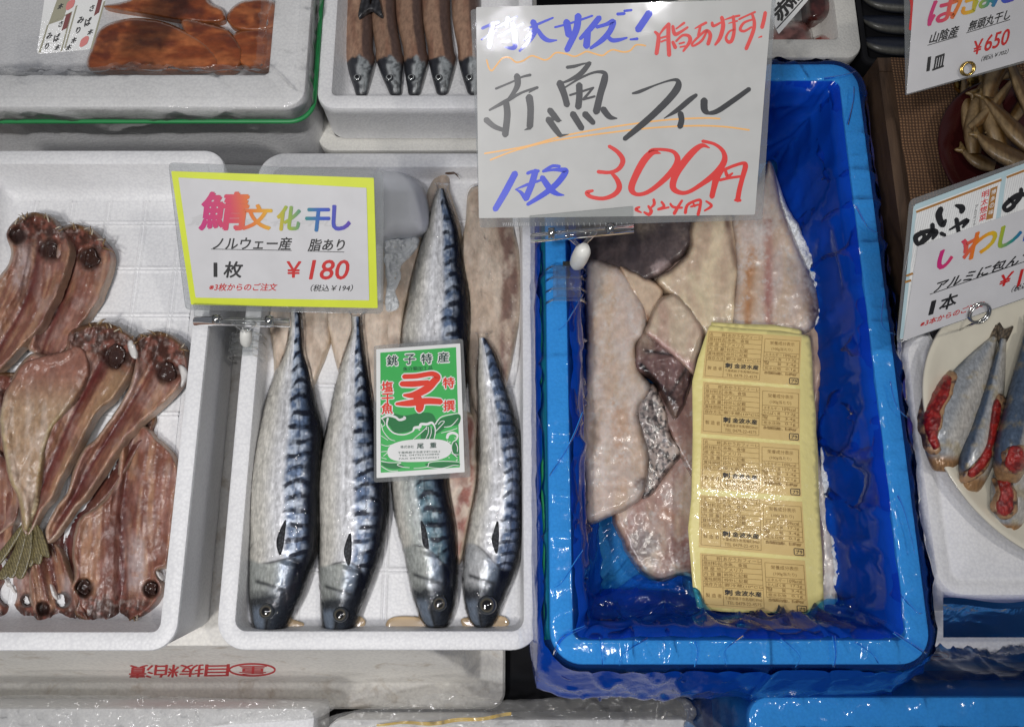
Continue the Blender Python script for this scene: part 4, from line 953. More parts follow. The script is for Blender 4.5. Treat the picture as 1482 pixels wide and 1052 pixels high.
# menu card in the red fillet box, card behind the large sign
plA = Plane((110, 20), 0.775, (0.35, -0.45, 0.82))
mA = thing('menu_card', 'laminated card reading さばみりん in the box of red glazed fillets', 'menu card', plA.at(95, 78)[0])
card('card', plA, [(70, -40), (172, -66), (131.5, 72), (53, 79)], 0.0006, 0, M['card_white'], mA, 6)
az = crop(0, 0, 6.736)
M['menu_olive'] = mat_plain('menu_border_olive', (0.30, 0.29, 0.20), 0.5, 0, 0.6)
ob = MB()
for q in ([(560, -10), (700, -60), (615, 195), (470, 245)], [(690, 120), (705, 115), (605, 500), (590, 505)], [(740, 60), (755, 55), (640, 470), (625, 475)], [(460, 245), (475, 238), (395, 515), (375, 520)], [(1010, 20), (1030, 10), (900, 480), (880, 485)], [(475, 225), (695, 120), (692, 130), (472, 238)]): quad_strip(ob, plA, az(q), 0.0002 + 1e-5 * len(ob.V))
obj('menu_border', ob.V, ob.F, M['menu_olive'], mA, smooth=False)
ob = MB(); quad_strip(ob, plA, az([(645, 150), (698, 122), (655, 275), (600, 305)]), 0.0004); quad_strip(ob, plA, az([(960, -10), (1005, -30), (965, 125), (915, 160)]), 0.0004)
M['menu_maroon'] = mat_plain('menu_maroon', (0.16, 0.02, 0.02), 0.5, 0, 0.6); obj('menu_corner', ob.V, ob.F, M['menu_maroon'], mA, smooth=False)
ob = MB()
for dx, dy, s_ in ((0, 0, 1.0), (-302, 152, 0.93)):
    for ch, x, y, w, h in (('さ', 868, 120, 42, 58), ('ば', 820, 265, 60, 75), ('み', 750, 240, 62, 62), ('り', 735, 335, 40, 60)): put(ob, ch, az([(x + dx, y + dy)])[0], az([(x + dx + w * s_, y + dy - w * 0.35)])[0], az([(x + dx + 14, y + dy - h * s_)])[0], plA, 0.0005, 0.03)
for x, y in ((690, 410), (560, 80), (530, 480), (640, 480), (850, 330)): put(ob, '木', az([(x, y + 20)])[0], az([(x + 50, y)])[0], az([(x + 12, y - 30)])[0], plA, 0.0005, 0.05)
obj('brush_lettering', ob.V, ob.F, M['ink_black'], mA, smooth=False)
ob = MB(); M['menu_pink'] = mat_plain('menu_pink', (0.62, 0.18, 0.17), 0.5, 0, 0.6)
for x, y in ((820, 410), (685, 50)): stroke(ob, plA, az([(x - 30, y + 40), (x, y), (x + 30, y - 40)]), [5, 10, 6], 0.0004)
obj('stamp', ob.V, ob.F, M['menu_pink'], mA, smooth=False)

plK = Plane((1160, 30), 0.86, (0.1, -0.4, 0.9))
mK = thing('menu_card', 'white card with black brush lettering behind the large sign', 'menu card', plK.at(1140, 55)[0])
card('card', plK, [(1090, -30), (1190, -40), (1172, -2), (1127, 50)], 0.0006, 0, M['card_white'], mK, 2)
ob = MB(); stroke(ob, plK, [(1124, 42), (1162, 0), (1178, -20)], 1.6, 0.0003); put(ob, '赤', (1128, 34), (1148, 12), (1116, 16), plK, 0.0003, 0.05); put(ob, '魚', (1146, 14), (1162, -6), (1134, -4), plK, 0.0003, 0.05)
obj('brush_lettering', ob.V, ob.F, M['ink_black'], mK, smooth=False)

# ------------------------------------------------------------------ mackerel
def ellipsoid(u, v, z, rx, ry, rz, nu=24, nv=14, colf=None):
    c = P(u, v, z); V = []; Cc = []
    for i in range(nv + 1):
        ph = math.pi / 2 * (1 - 2 * i / nv)
        for k in range(nu):
            a = 2 * math.pi * k / nu; V.append(c + np.array([rx * math.cos(ph) * math.cos(a), ry * math.cos(ph) * math.sin(a), rz * math.sin(ph)])); Cc.append(math.cos(ph) if ph > 0 else 1)
    Fc = [(i * nu + k, (i + 1) * nu + k, (i + 1) * nu + (k + 1) % nu, i * nu + (k + 1) % nu) for i in range(nv) for k in range(nu)]
    return np.array(V), Fc, np.array(Cc)
def fish_eye(u, v, z, rpx, parent, iris=(0.085, 0.075, 0.055)):
    s = rpx * 0.00086
    V, Fc, r = ellipsoid(u, v, z, s, s, s * 0.55)
    col = np.tile(np.array([0.03, 0.035, 0.04]), (len(V), 1))
    col = mix(col, iris, sm(r, 0.70, 0.62)); col = mix(col, (0.004, 0.004, 0.005), sm(r, 0.52, 0.44))
    return obj('eye', V, Fc, M['eye'], parent, col)

BELLY, SILV, BLUE, NAVY = np.array((0.66, 0.64, 0.58)), np.array((0.74, 0.75, 0.78)), np.array((0.115, 0.17, 0.28)), np.array((0.006, 0.008, 0.016))
def mack_col(tb, per, vg, ve, seed, green=0.0, dark=0.88, cheek=(0.36, 0.38, 0.36), bars=1.0):
    def f(U, V, Sg, T):
        t = T + 0.03 * (fbm(V / 18, T * 3, seed) - 0.5) * 2
        tbv = np.interp(V, tb[0], tb[1])
        c = mix(np.broadcast_to(BELLY, U.shape + (3,)), SILV, sm(t, 0.12, 0.42))
        fl = 0.5 * fbm(U / 5, V / 5, seed + 3, 3) + 0.5 * fbm(U / 3, V / 40, seed + 13, 3); c = c * (0.55 + 0.85 * fl)[..., None]
        bl = mix(np.broadcast_to(BLUE, U.shape + (3,)), (0.48, 0.55, 0.66), sm(fbm(U / 9, V / 9, seed + 8, 3), 0.36, 0.66))
        if green: gw = green * sm(V, 600, 690); bl = mix(bl, (0.07, 0.15, 0.17), gw); c = mix(c, (0.34, 0.40, 0.37), sm(t, 0.05, 0.3) * gw * 0.8)
        k = (t - tbv) / np.maximum(1 - tbv, 0.05)
        bl = mix(bl, (0.05, 0.075, 0.13), sm(k + 0.3 * (fbm(U / 10, V / 8, seed + 21) - 0.5), 0.28, 0.75) * 0.9)
        c = mix(c, bl, sm(t, tbv - 0.07, tbv + 0.05))
        ph = V / per - 0.9 * (k - 0.5) ** 2 + 0.55 * fbm(V / 40, T * 3, seed + 1) + 0.10 * np.sin(k * 6 + V / 23)
        w = np.sin(2 * math.pi * ph) + 0.5 * (fbm(U / 7, V / 5, seed + 5, 2) - 0.5)
        bar = sm(w + 0.35 * (fbm(U / 11, V / 9, seed + 22) - 0.5), 0.28, 0.62) * (0.55 + 0.45 * sm(fbm(U / 8, V / 12, seed + 23), 0.32, 0.5)) * sm(t, tbv - 0.03 + 0.05 * np.sin(V / per * 3.1), tbv + 0.03 + 0.05 * np.sin(V / per * 3.1)) * bars
        c = mix(c, NAVY * 1.3, bar * 0.95)
        c = mix(c, NAVY * 1.4, 0.6 * np.exp(-((t - tbv - 0.16) / 0.012) ** 2))          # lateral line
        c = mix(c, (0.26, 0.26, 0.27), 0.5 * np.exp(-((t - tbv + 0.12) / 0.022) ** 2) * sm(fbm(V / 7, T * 0, seed + 2), 0.35, 0.6))
        c = mix(c, NAVY, sm(t + 0.10 * (fbm(U / 8, V / 10, seed + 25) - 0.5), dark - 0.08, dark + 0.05))
        # head
        vge = vg + 26 * (T - 0.45) + 10 * np.sin(T * 5 + seed); hm = sm(V, vge - 3, vge + 3)
        L = ve - vg; hv = (V - vg) / L
        hd = mix(np.broadcast_to(np.array(cheek), U.shape + (3,)), (0.16, 0.20, 0.26), sm(t, 0.35, 0.58)); hd = mix(hd, NAVY, sm(t, 0.58, 0.76))
        sn = sm(hv + 0.12 * (t - 0.4) + 0.10 * (fbm(U / 8, V / 8, seed + 6) - 0.5), 0.30, 0.50)
        hd = mix(hd, (0.014, 0.017, 0.024), sn * 0.93)
        jaw = sm(hv, 0.55, 0.68) * sm(t, 0.40, 0.26) * sm(t, 0.02, 0.09); hd = mix(hd, (0.17, 0.21, 0.27), jaw * 0.8)
        hd = mix(hd, (0.012, 0.013, 0.016), 0.9 * np.exp(-((t - 0.43 + 0.14 * (hv - 0.7)) / 0.025) ** 2) * sm(hv, 0.55, 0.65))   # mouth line
        pre = hv - 0.24 - 0.22 * t; hd = mix(hd, (0.02, 0.022, 0.026), 0.9 * np.exp(-(pre / 0.03) ** 2) * sm(t, 0.05, 0.15) * sm(t, 0.75, 0.6))
        hd = mix(hd, (0.40, 0.43, 0.46), 0.5 * np.exp(-((pre - 0.06) / 0.05) ** 2) * sm(t, 0.25, 0.4) * sm(t, 0.62, 0.5))
        hd = hd * (0.85 + 0.35 * fbm(U / 4, V / 4, seed + 9, 3))[..., None]
        c = mix(c, hd, hm); c = mix(c, (0.03, 0.03, 0.035), 0.8 * np.exp(-((V - vge) / 1.8) ** 2) * sm(T, 0.12, 0.3) * sm(T, 0.95, 0.7))
        return c
    return f
def mack_bump(vg):
    def f(U, V, Sg, T):
        vge = vg + 26 * (T - 0.45)
        return 0.0016 * sm(V, vge - 5, vge + 2) * sm(V, vge + 30, vge + 6) + 0.0014 * (fbm(U / 14, V / 10, 5) - 0.5)
    return f
mk_rows = [
    ('mackerel at the left of the four, its tail under the yellow-framed sign', [(447, 421, 433, .004), (480, 419, 436, .008), (510, 412, 439, .012), (540, 398, 449, .016), (580, 385, 456, .021), (620, 376, 465, .025), (660, 367, 463, .027), (700, 362, 461, .028), (740, 361, 461, .028), (770, 362, 460, .028), (800, 361, 457, .028), (830, 361, 447, .027), (860, 361, 437, .026), (880, 362, 428, .024), (900, 365, 417, .020), (914, 371, 408, .014), (921, 378, 400, .005)], ((447, 560, 700, 830), (0.45, 0.5, 0.50, 0.55)), 20.5, 812, 921, (386, 884), 9, 1),
    ('mackerel second in the row, black fin clear on its flank, beside the green card', [(458, 509, 521, .004), (480, 509, 522, .008), (510, 499, 527, .012), (540, 490, 533, .016), (580, 481, 540, .021), (620, 473, 548, .025), (660, 465, 555, .027), (700, 461, 560, .028), (740, 461, 561, .028), (770, 462, 557, .028), (800, 462, 551, .028), (830, 462, 541, .027), (860, 464, 530, .026), (880, 464, 522, .024), (900, 466, 515, .020), (914, 471, 506, .014), (921, 478, 497, .005)], ((447, 560, 700, 830), (0.52, 0.56, 0.53, 0.57)), 19.5, 822, 921, (493, 889), 9, 2),
    ('long mackerel under the green card, its tail up against the far rim', [(273, 634, 642, .005), (290, 627, 648, .009), (320, 619, 659, .013), (350, 610, 666, .017), (380, 601, 669, .021), (410, 594, 674, .024), (440, 589, 677, .026), (470, 583, 678, .027), (500, 580, 677, .027), (560, 574, 673, .027), (620, 568, 662, .027), (680, 566, 650, .027), (700, 567, 648, .027), (740, 571, 655, .027), (770, 577, 660, .027), (800, 585, 661, .026), (830, 591, 661, .025), (860, 597, 659, .024), (880, 603, 656, .022), (895, 609, 652, .018), (905, 617, 647, .012), (909, 622, 641, .005)], ((273, 400, 560, 700, 830), (0.5, 0.62, 0.6, 0.42, 0.5)), 21.0, 803, 909, (636, 873), 9, 3),
    ('smallest and most silvery mackerel, next to the blue lined box', [(489, 693, 702, .004), (510, 693, 714, .009), (540, 691, 725, .014), (580, 691, 738, .018), (620, 691, 748, .022), (660, 692, 754, .025), (700, 690, 756, .026), (740, 682, 757, .026), (770, 676, 756, .026), (800, 672, 752, .026), (830, 670, 744, .026), (860, 671, 732, .024), (880, 674, 724, .022), (895, 679, 718, .018), (904, 686, 712, .012), (908, 692, 706, .005)], ((489, 560, 700, 830), (0.45, 0.52, 0.62, 0.62)), 17.0, 805, 908, (705, 875), 11, 4)]
fins = [[(416, 750), (402, 770), (397, 787), (404, 805), (410, 795), (414, 775)], [(508, 768), (500, 782), (495, 797), (498, 810), (505, 820), (510, 807), (511, 785)],
        [(607, 752), (616, 762), (621, 778), (623, 795), (612, 790), (608, 772)], [(722, 751), (713, 768), (709, 782), (719, 803), (724, 782)]]
flaps = [[('flesh_side', [(394, 436), (474, 436), (478, 470), (478, 495), (470, 520), (456, 555), (446, 590), (420, 600), (400, 580), (396, 520)])],
         [('flesh_side', [(474, 440), (562, 438), (567, 480), (566, 510), (558, 560), (535, 600), (505, 585), (490, 540), (478, 490)])],
         [('tail_flesh', [(617, 318), (617, 285), (626, 262), (642, 247), (651, 250), (650, 272), (657, 296), (668, 340), (662, 380), (625, 380)]),
          ('flesh_side', [(640, 600), (688, 602), (691, 650), (692, 690), (685, 735), (674, 790), (664, 818), (654, 790), (645, 700)])],
         [('flesh_side', [(682, 272), (732, 280), (743, 330), (752, 370), (755, 420), (752, 460), (745, 500), (736, 545), (724, 582), (700, 640), (684, 620), (676, 520), (679, 440), (671, 395), (667, 360), (674, 320)])]]
def flap_col(seed, dark=None, red=0.0):
    def f(u, v, d):
        n = fbm(u / 16, v / 40, seed); c = mix(np.tile(np.array((0.47, 0.37, 0.29)), (len(u), 1)), (0.60, 0.50, 0.41), sm(n, 0.35, 0.65))
        if dark is not None:
            k = sm(np.abs(u - np.interp(v, dark[0], dark[1])), dark[2], dark[2] * 0.5) * sm(fbm(u / 12, v / 24, seed + 2), 0.2, 0.5); c = mix(c, (0.17, 0.09, 0.07), k * 0.9)
        if red: c = mix(c, (0.24, 0.07, 0.045), red * sm(fbm(u / 14, v / 20, seed + 4), 0.3, 0.6) * sm(d, 3, 9))
        return mix(c, (0.58, 0.48, 0.36), sm(d, 6, 1) * 0.7)
    return f
GM = 'whole mackerel wrapped in clear film'
for i, (lab, rows, tb, per, vg, ve, ey, er, seed) in enumerate(mk_rows):
    r = thing('mackerel', lab, 'fish', P((rows[8][1] + rows[8][2]) / 2, rows[8][0], ZF + 0.002), GM)
    st_ = [(a, v, b, v, h) for v, a, b, h in rows]
    zb0 = lambda U, V, a=rows[0][0]: ZF + 0.004 + 0.011 * sm(V, a + 110, a + 10)
    body = loft('body', st_, zb0, M['skin'], r, mack_col(tb, per, vg, ve, seed, green=0.75 if i == 2 else 0.0, bars=0.85 if i == 3 else 1.0,
                dark=0.93 if i == 3 else 0.83, cheek=(0.46, 0.47, 0.48) if i == 3 else (0.36, 0.38, 0.36)), 300, 70, 0.8, mack_bump(vg))
    tz = top_of([body.name])
    fish_eye(ey[0], ey[1], float(tz(*ey)[0]) + 0.0002, er, r)
    fc_ = np.mean(np.array(fins[i], float), 0); fins[i] = [tuple(fc_ + (np.array(p_) - fc_) * [0.72, 0.95]) for p_ in fins[i]]
    slab('pectoral_fin', fins[i], lambda u, v: tz(u, v) - 0.0002, 0.0005, M['fin'], r, lambda u, v, d: mix(np.tile(np.array((0.008, 0.009, 0.012)), (len(u), 1)), (0.05, 0.055, 0.065), sm(np.sin(u * 1.6 + v * 0.25), 0.2, 0.9)), 2.5, 3, skirt=0.0006)
    for nm, poly in flaps[i]:
        dk = ((280, 370, 500), (722, 740, 735), 16) if i == 3 else None
        zz = ZF + 0.001
        slab(nm, poly, zz, 0.010, M['flesh'], r, flap_col(seed, dk, 1.0 if (i == 2 and nm == 'flesh_side') else 0.0), 4, 8, lambda u, v, d, s=seed: 0.003 * (fbm(u / 22, v / 50, s) - 0.4))
    # film round the whole piece, standing a little off the fish and drawn down to the tray
    sl = []
    for k, (a, v, b, _, h) in enumerate(st_): sl.append((a - 2, v, b + (4 if k < 4 else 3), v, h + 0.0022))
    a, v, b = sl[-1][:3]; sl.append((a + 2, v + 3, b - 2, v + 3, 0.004))
    a, v, b = sl[0][:3]; sl.insert(0, (a - 4, v - 8, b + 6, v - 8, 0.006))
    loft('wrap_film', sl, lambda U, V, z=zb0: z(U, V) - 0.0018, M['wrap'], r, lambda U, V, Sg, T: np.ones(U.shape + (3,)), 170, 44, 0.72,
         lambda U, V, Sg, T, s=seed: 0.0026 * (ridged(U / 22 + V / 60, V / 34, s + 40) - 0.35) + 0.0012 * (ridged(U / 7, V / 26, s + 50) - 0.4))
tf = MB()
for k in range(7): tf.tube([P(645 + k * 0.6, 252, -0.012), P(648 + k * 2.0, 243 + k * 1.4, -0.010), P(650 + k * 2.6, 244 + k * 2.6, -0.012)], [0.0008, 0.0005, 0.0002], 5)
long_m = [o for o in bpy.data.objects if o.name.startswith('mackerel')][2]
obj('tail_fin', tf.V, tf.F, M['dry_skin'], long_m, np.tile(np.array((0.09, 0.05, 0.03)), (len(tf.V), 1)))
# wrap over the bare flesh of the right hand fish
slab('flesh_wrap', [(680, 270), (738, 280), (750, 330), (759, 380), (760, 450), (752, 500), (742, 550), (726, 600), (690, 600), (674, 520), (676, 440), (668, 390), (666, 350)], ZF + 0.0115, 0.002, M['wrap'], [o for o in bpy.data.objects if o.name.startswith('mackerel')][3], None, 4.5, 10,
     lambda u, v, d: 0.004 * (ridged(u / 16, v / 30, 61) - 0.4), 0.0005)
for poly, lab in (([(398, 905), (412, 893), (425, 896), (440, 902), (436, 908), (424, 911), (410, 916), (396, 917)], 'tan brine puddle by the snout of the mackerel at the left of the four'),
                  ([(500, 905), (512, 890), (522, 892), (529, 899), (526, 908), (515, 914), (500, 917)], 'tan brine puddle by the snout of the mackerel second in the row'),
                  ([(561, 897), (575, 892), (600, 892), (625, 897), (637, 905), (620, 911), (595, 914), (570, 914), (559, 909)], 'widest tan brine puddle, by the snout of the long mackerel'),
                  ([(668, 895), (690, 893), (715, 890), (732, 893), (737, 902), (728, 908), (706, 910), (685, 912), (670, 906)], 'tan brine puddle by the snout of the smallest mackerel')):
    o = slab('brine_puddle', poly, ZF + 0.0032, 0.0009, M['brine'], None, None, 3, 4, skirt=0.0004, jag=1.2, seed=len(poly)); tag(o, lab, 'puddle', 'brine puddles at the snouts of the mackerel')
# soft pack and ice crumbs at the far end
o = slab('ice_pack', [(540, 252), (562, 246), (590, 253), (612, 270), (622, 305), (620, 332), (606, 342), (575, 345), (540, 342)], ZF + 0.002, 0.045, M['soft_white'], None, None, 4, 30); tag(o, 'rounded soft white pack in the far corner of the mackerel tray', 'ice pack')
tan = thing('fish_fillet', 'tan fillet dusted with ice beside the long mackerel, behind the yellow-framed sign', 'fish fillet', P(580, 420, ZF))
slab('flesh', [(555, 360), (590, 345), (612, 345), (600, 400), (586, 450), (580, 510), (556, 520)], ZF + 0.001, 0.010, M['flesh'], tan, flap_col(33, None, 0.1), 4, 8)
o = slab('ice_crumbs', [(556, 352), (572, 346), (590, 340), (608, 342), (606, 356), (594, 372), (582, 384), (580, 402), (572, 424), (578, 440), (570, 452), (558, 446), (560, 410), (556, 380)], ZF + 0.010, 0.004, M['ice'], None, None, 1.8, 4,
         lambda u, v, d: 0.011 * (fbm(u / 4, v / 4, 95, 3) - 0.5), 0.004, jag=5, seed=96)
tag(o, 'crumbs of white ice on the tan fillet below the soft white pack', 'ice'); o['kind'] = 'stuff'

# ================= green card
zg = top_of([o.name for o in bpy.data.objects if o.name.startswith('body') and o.parent and o.parent.name.startswith('mackerel')], -0.01)
plG = Plane((609, 593), 0.787, (-0.02, 0.0, 1.0))
gc = thing('product_card', 'laminated green and white card with red characters and waves lying on the long mackerel', 'product card', plG.at(609, 593)[0])
card('laminate', plG, [(541, 500), (670, 490), (681, 690), (541, 698)], 0.0007, -0.0006, M['laminate'], gc, 4)
card('card', plG, [(544.6, 505.5), (666, 497), (672.5, 683), (545, 691.5)], 0.0003, 0, M['card_white'], gc, 1)
card('green_print', plG, [(550.4, 510.4), (660, 502.5), (665.5, 676), (551, 684)], 0.00005, 0.00008, M['card_green'], gc, 0.5)
gz = crop(530, 480, 4.781)
def gst(mb, pts, w, off=0.0003, n=7): stroke(mb, plG, gz(pts), np.asarray(w, float) / 4.781, off, n)
dg_ = MB()
for poly in ([(100, 620), (150, 560), (260, 580), (380, 560), (460, 570), (480, 640), (380, 640), (330, 665), (300, 690), (200, 700), (160, 650), (120, 640)], [(480, 620), (640, 570), (640, 640), (560, 660), (500, 700), (470, 700)],
             [(390, 680), (430, 650), (470, 690), (460, 740), (380, 740)], [(600, 760), (636, 770), (638, 860), (600, 850)], [(110, 905), (230, 915), (260, 935), (200, 950), (130, 935)], [(420, 910), (560, 900), (630, 905), (640, 925), (480, 945), (420, 930)]):
    q = cr(np.array(gz(poly)), 4, True); dg_.add(plG.at(q[:, 0], q[:, 1], 0.00018 + 6e-6 * len(dg_.F)), [list(range(len(q)))])
obj('dark_wave_print', dg_.V, dg_.F, M['card_dark_green'], gc, smooth=False)
wg = MB()
for pts, w in [([(105, 600), (150, 580), (200, 590), (230, 610), (265, 600), (262, 590)], [10, 18, 16, 16, 20, 14]), ([(150, 600), (145, 650), (190, 700), (260, 712), (320, 690), (335, 665), (370, 660), (380, 640), (420, 640), (455, 630), (475, 660), (478, 700), (470, 740)], [14, 10, 9, 9, 9, 18, 20, 18, 18, 16, 9, 7, 5]),
               ([(105, 640), (120, 690), (160, 740), (200, 755)], [6, 5, 5, 4]), ([(110, 600), (130, 640), (105, 660)], [5, 5, 4]), ([(325, 745), (390, 690), (420, 660)], [4, 6, 4]), ([(410, 745), (430, 700), (430, 660)], [4, 5, 4]), ([(435, 745), (450, 700), (448, 655)], [4, 5, 3]),
               ([(478, 640), (520, 590), (600, 570), (635, 565)], [9, 7, 6, 5]), ([(500, 640), (520, 620), (540, 625), (490, 680), (478, 690)], [5, 5, 5, 6, 5]), ([(540, 660), (590, 650), (636, 600)], [5, 6, 4]), ([(520, 700), (580, 685), (630, 668)], [4, 5, 4]),
               ([(560, 735), (570, 710), (600, 700), (630, 715), (625, 745), (600, 765), (590, 800), (600, 840), (630, 870)], [18, 20, 18, 16, 9, 6, 6, 6, 5]), ([(620, 770), (632, 800), (630, 830)], [5, 6, 5]), ([(590, 840), (615, 850), (640, 850)], [4, 5, 4]),
               ([(105, 780), (150, 790), (220, 765)], [4, 5, 4]), ([(105, 830), (150, 830), (120, 860)], [4, 5, 4]), ([(105, 895), (160, 905), (240, 905), (215, 920), (250, 935), (300, 940)], [6, 5, 5, 5, 5, 4]), ([(105, 930), (160, 960), (220, 962)], [5, 5, 4]),
               ([(330, 945), (420, 935), (440, 905), (520, 895), (640, 900)], [4, 5, 5, 5, 4]), ([(420, 935), (520, 945), (600, 925), (640, 925)], [4, 5, 5, 4]), ([(105, 720), (150, 750)], [4, 4]), ([(105, 870), (140, 880)], 4)]: gst(wg, pts, w)
for k in range(14):
    a = random.uniform(0, 6.28); x, y = random.choice([(390, 665), (590, 745), (500, 920), (600, 880)]); x += 30 * math.cos(a); y += 20 * math.sin(a); gst(wg, [(x - 2, y), (x + 2, y)], 6)
q = np.array(gz([(370 + 222 * math.copysign(abs(math.cos(a)) ** 0.75, math.cos(a)) - 0 * a, 822 + 78 * math.copysign(abs(math.sin(a)) ** 0.75, math.sin(a)) - 12 * math.cos(a)) for a in np.linspace(0, 2 * math.pi, 48)[:-1]]))
wg.add(plG.at(q[:, 0], q[:, 1], 0.00055), [list(range(len(q)))])
big_m = [([(262, 312), (350, 308), (455, 292), (495, 315), (470, 345), (420, 395), (330, 438), (262, 440)], [34, 34, 34, 40, 50, 54, 44, 18]), ([(245, 362), (330, 362), (430, 352)], [36, 42, 34]), ([(210, 500), (300, 495), (420, 480), (515, 485)], [20, 44, 44, 40]), ([(352, 455), (372, 500), (368, 540)], [56, 58, 50])]
for pts, w in big_m: gst(wg, pts, np.asarray(w) + 17, 0.00035)
def gtext(mb, s_, x0, y0, x1, y1, off, bold, rise=0.0):
    a, b, c = gz([(x0, y1), (x1, y1 - rise), (x0, y0)]); return put(mb, s_, a, b, c, plG, off, bold)
for ch, x, y in (('銚', 145, 0), ('子', 266, -8), ('特', 382, -12), ('産', 498, -22)): gtext(wg, ch, x - 4, 164 + y, x + 76, 240 + y, 0.0003, 0.085, 4)
for ch, x, y in (('塩', 108, 345), ('干', 110, 428), ('魚', 108, 496), ('特', 533, 318), ('撰', 535, 476)): gtext(wg, ch, x - 4, y - 2, x + 80, y + 78, 0.0003, 0.09, 4)
obj('white_print', wg.V, wg.F, M['card_white'], gc, smooth=False)
rg = MB()
for pts, w in big_m: gst(rg, pts, w, 0.0006)
for ch, x, y in (('塩', 108, 345), ('干', 110, 428), ('魚', 108, 496), ('特', 533, 318), ('撰', 535, 476)): gtext(rg, ch, x, y + 2, x + 76, y + 74, 0.0008, 0.03, 4)
obj('red_print', rg.V, rg.F, M['card_red'], gc, smooth=False)
kg = MB()
for ch, x, y in (('銚', 145, 0), ('子', 266, -8), ('特', 382, -12), ('産', 498, -22)): gtext(kg, ch, x, 168 + y, x + 72, 236 + y, 0.0006, 0.02, 4)
gtext(kg, '魚介類加工品', 255, 246, 458, 275, 0.0006, 0.0, 10); gtext(kg, '株式会社', 238, 788, 330, 808, 0.0009, 0.0, 3); gtext(kg, '尾', 352, 775, 398, 810, 0.0009, 0.02, 2); gtext(kg, '重', 442, 768, 486, 804, 0.0009, 0.02, 2)
gtext(kg, '千葉県銚子市唐子町1228-2', 220, 830, 512, 846, 0.0009, 0.0, 10); gtext(kg, 'TEL 0479(22)0840', 228, 852, 505, 866, 0.0009, 0.0, 10); gtext(kg, 'FAX 0479(22)0261', 228, 874, 502, 888, 0.0009, 0.0, 10)
M['card_ink'] = mat_plain('card_ink_green', (0.012, 0.06, 0.04), 0.4, 0, 1.0); obj('dark_print', kg.V, kg.F, M['card_ink'], gc, smooth=False)

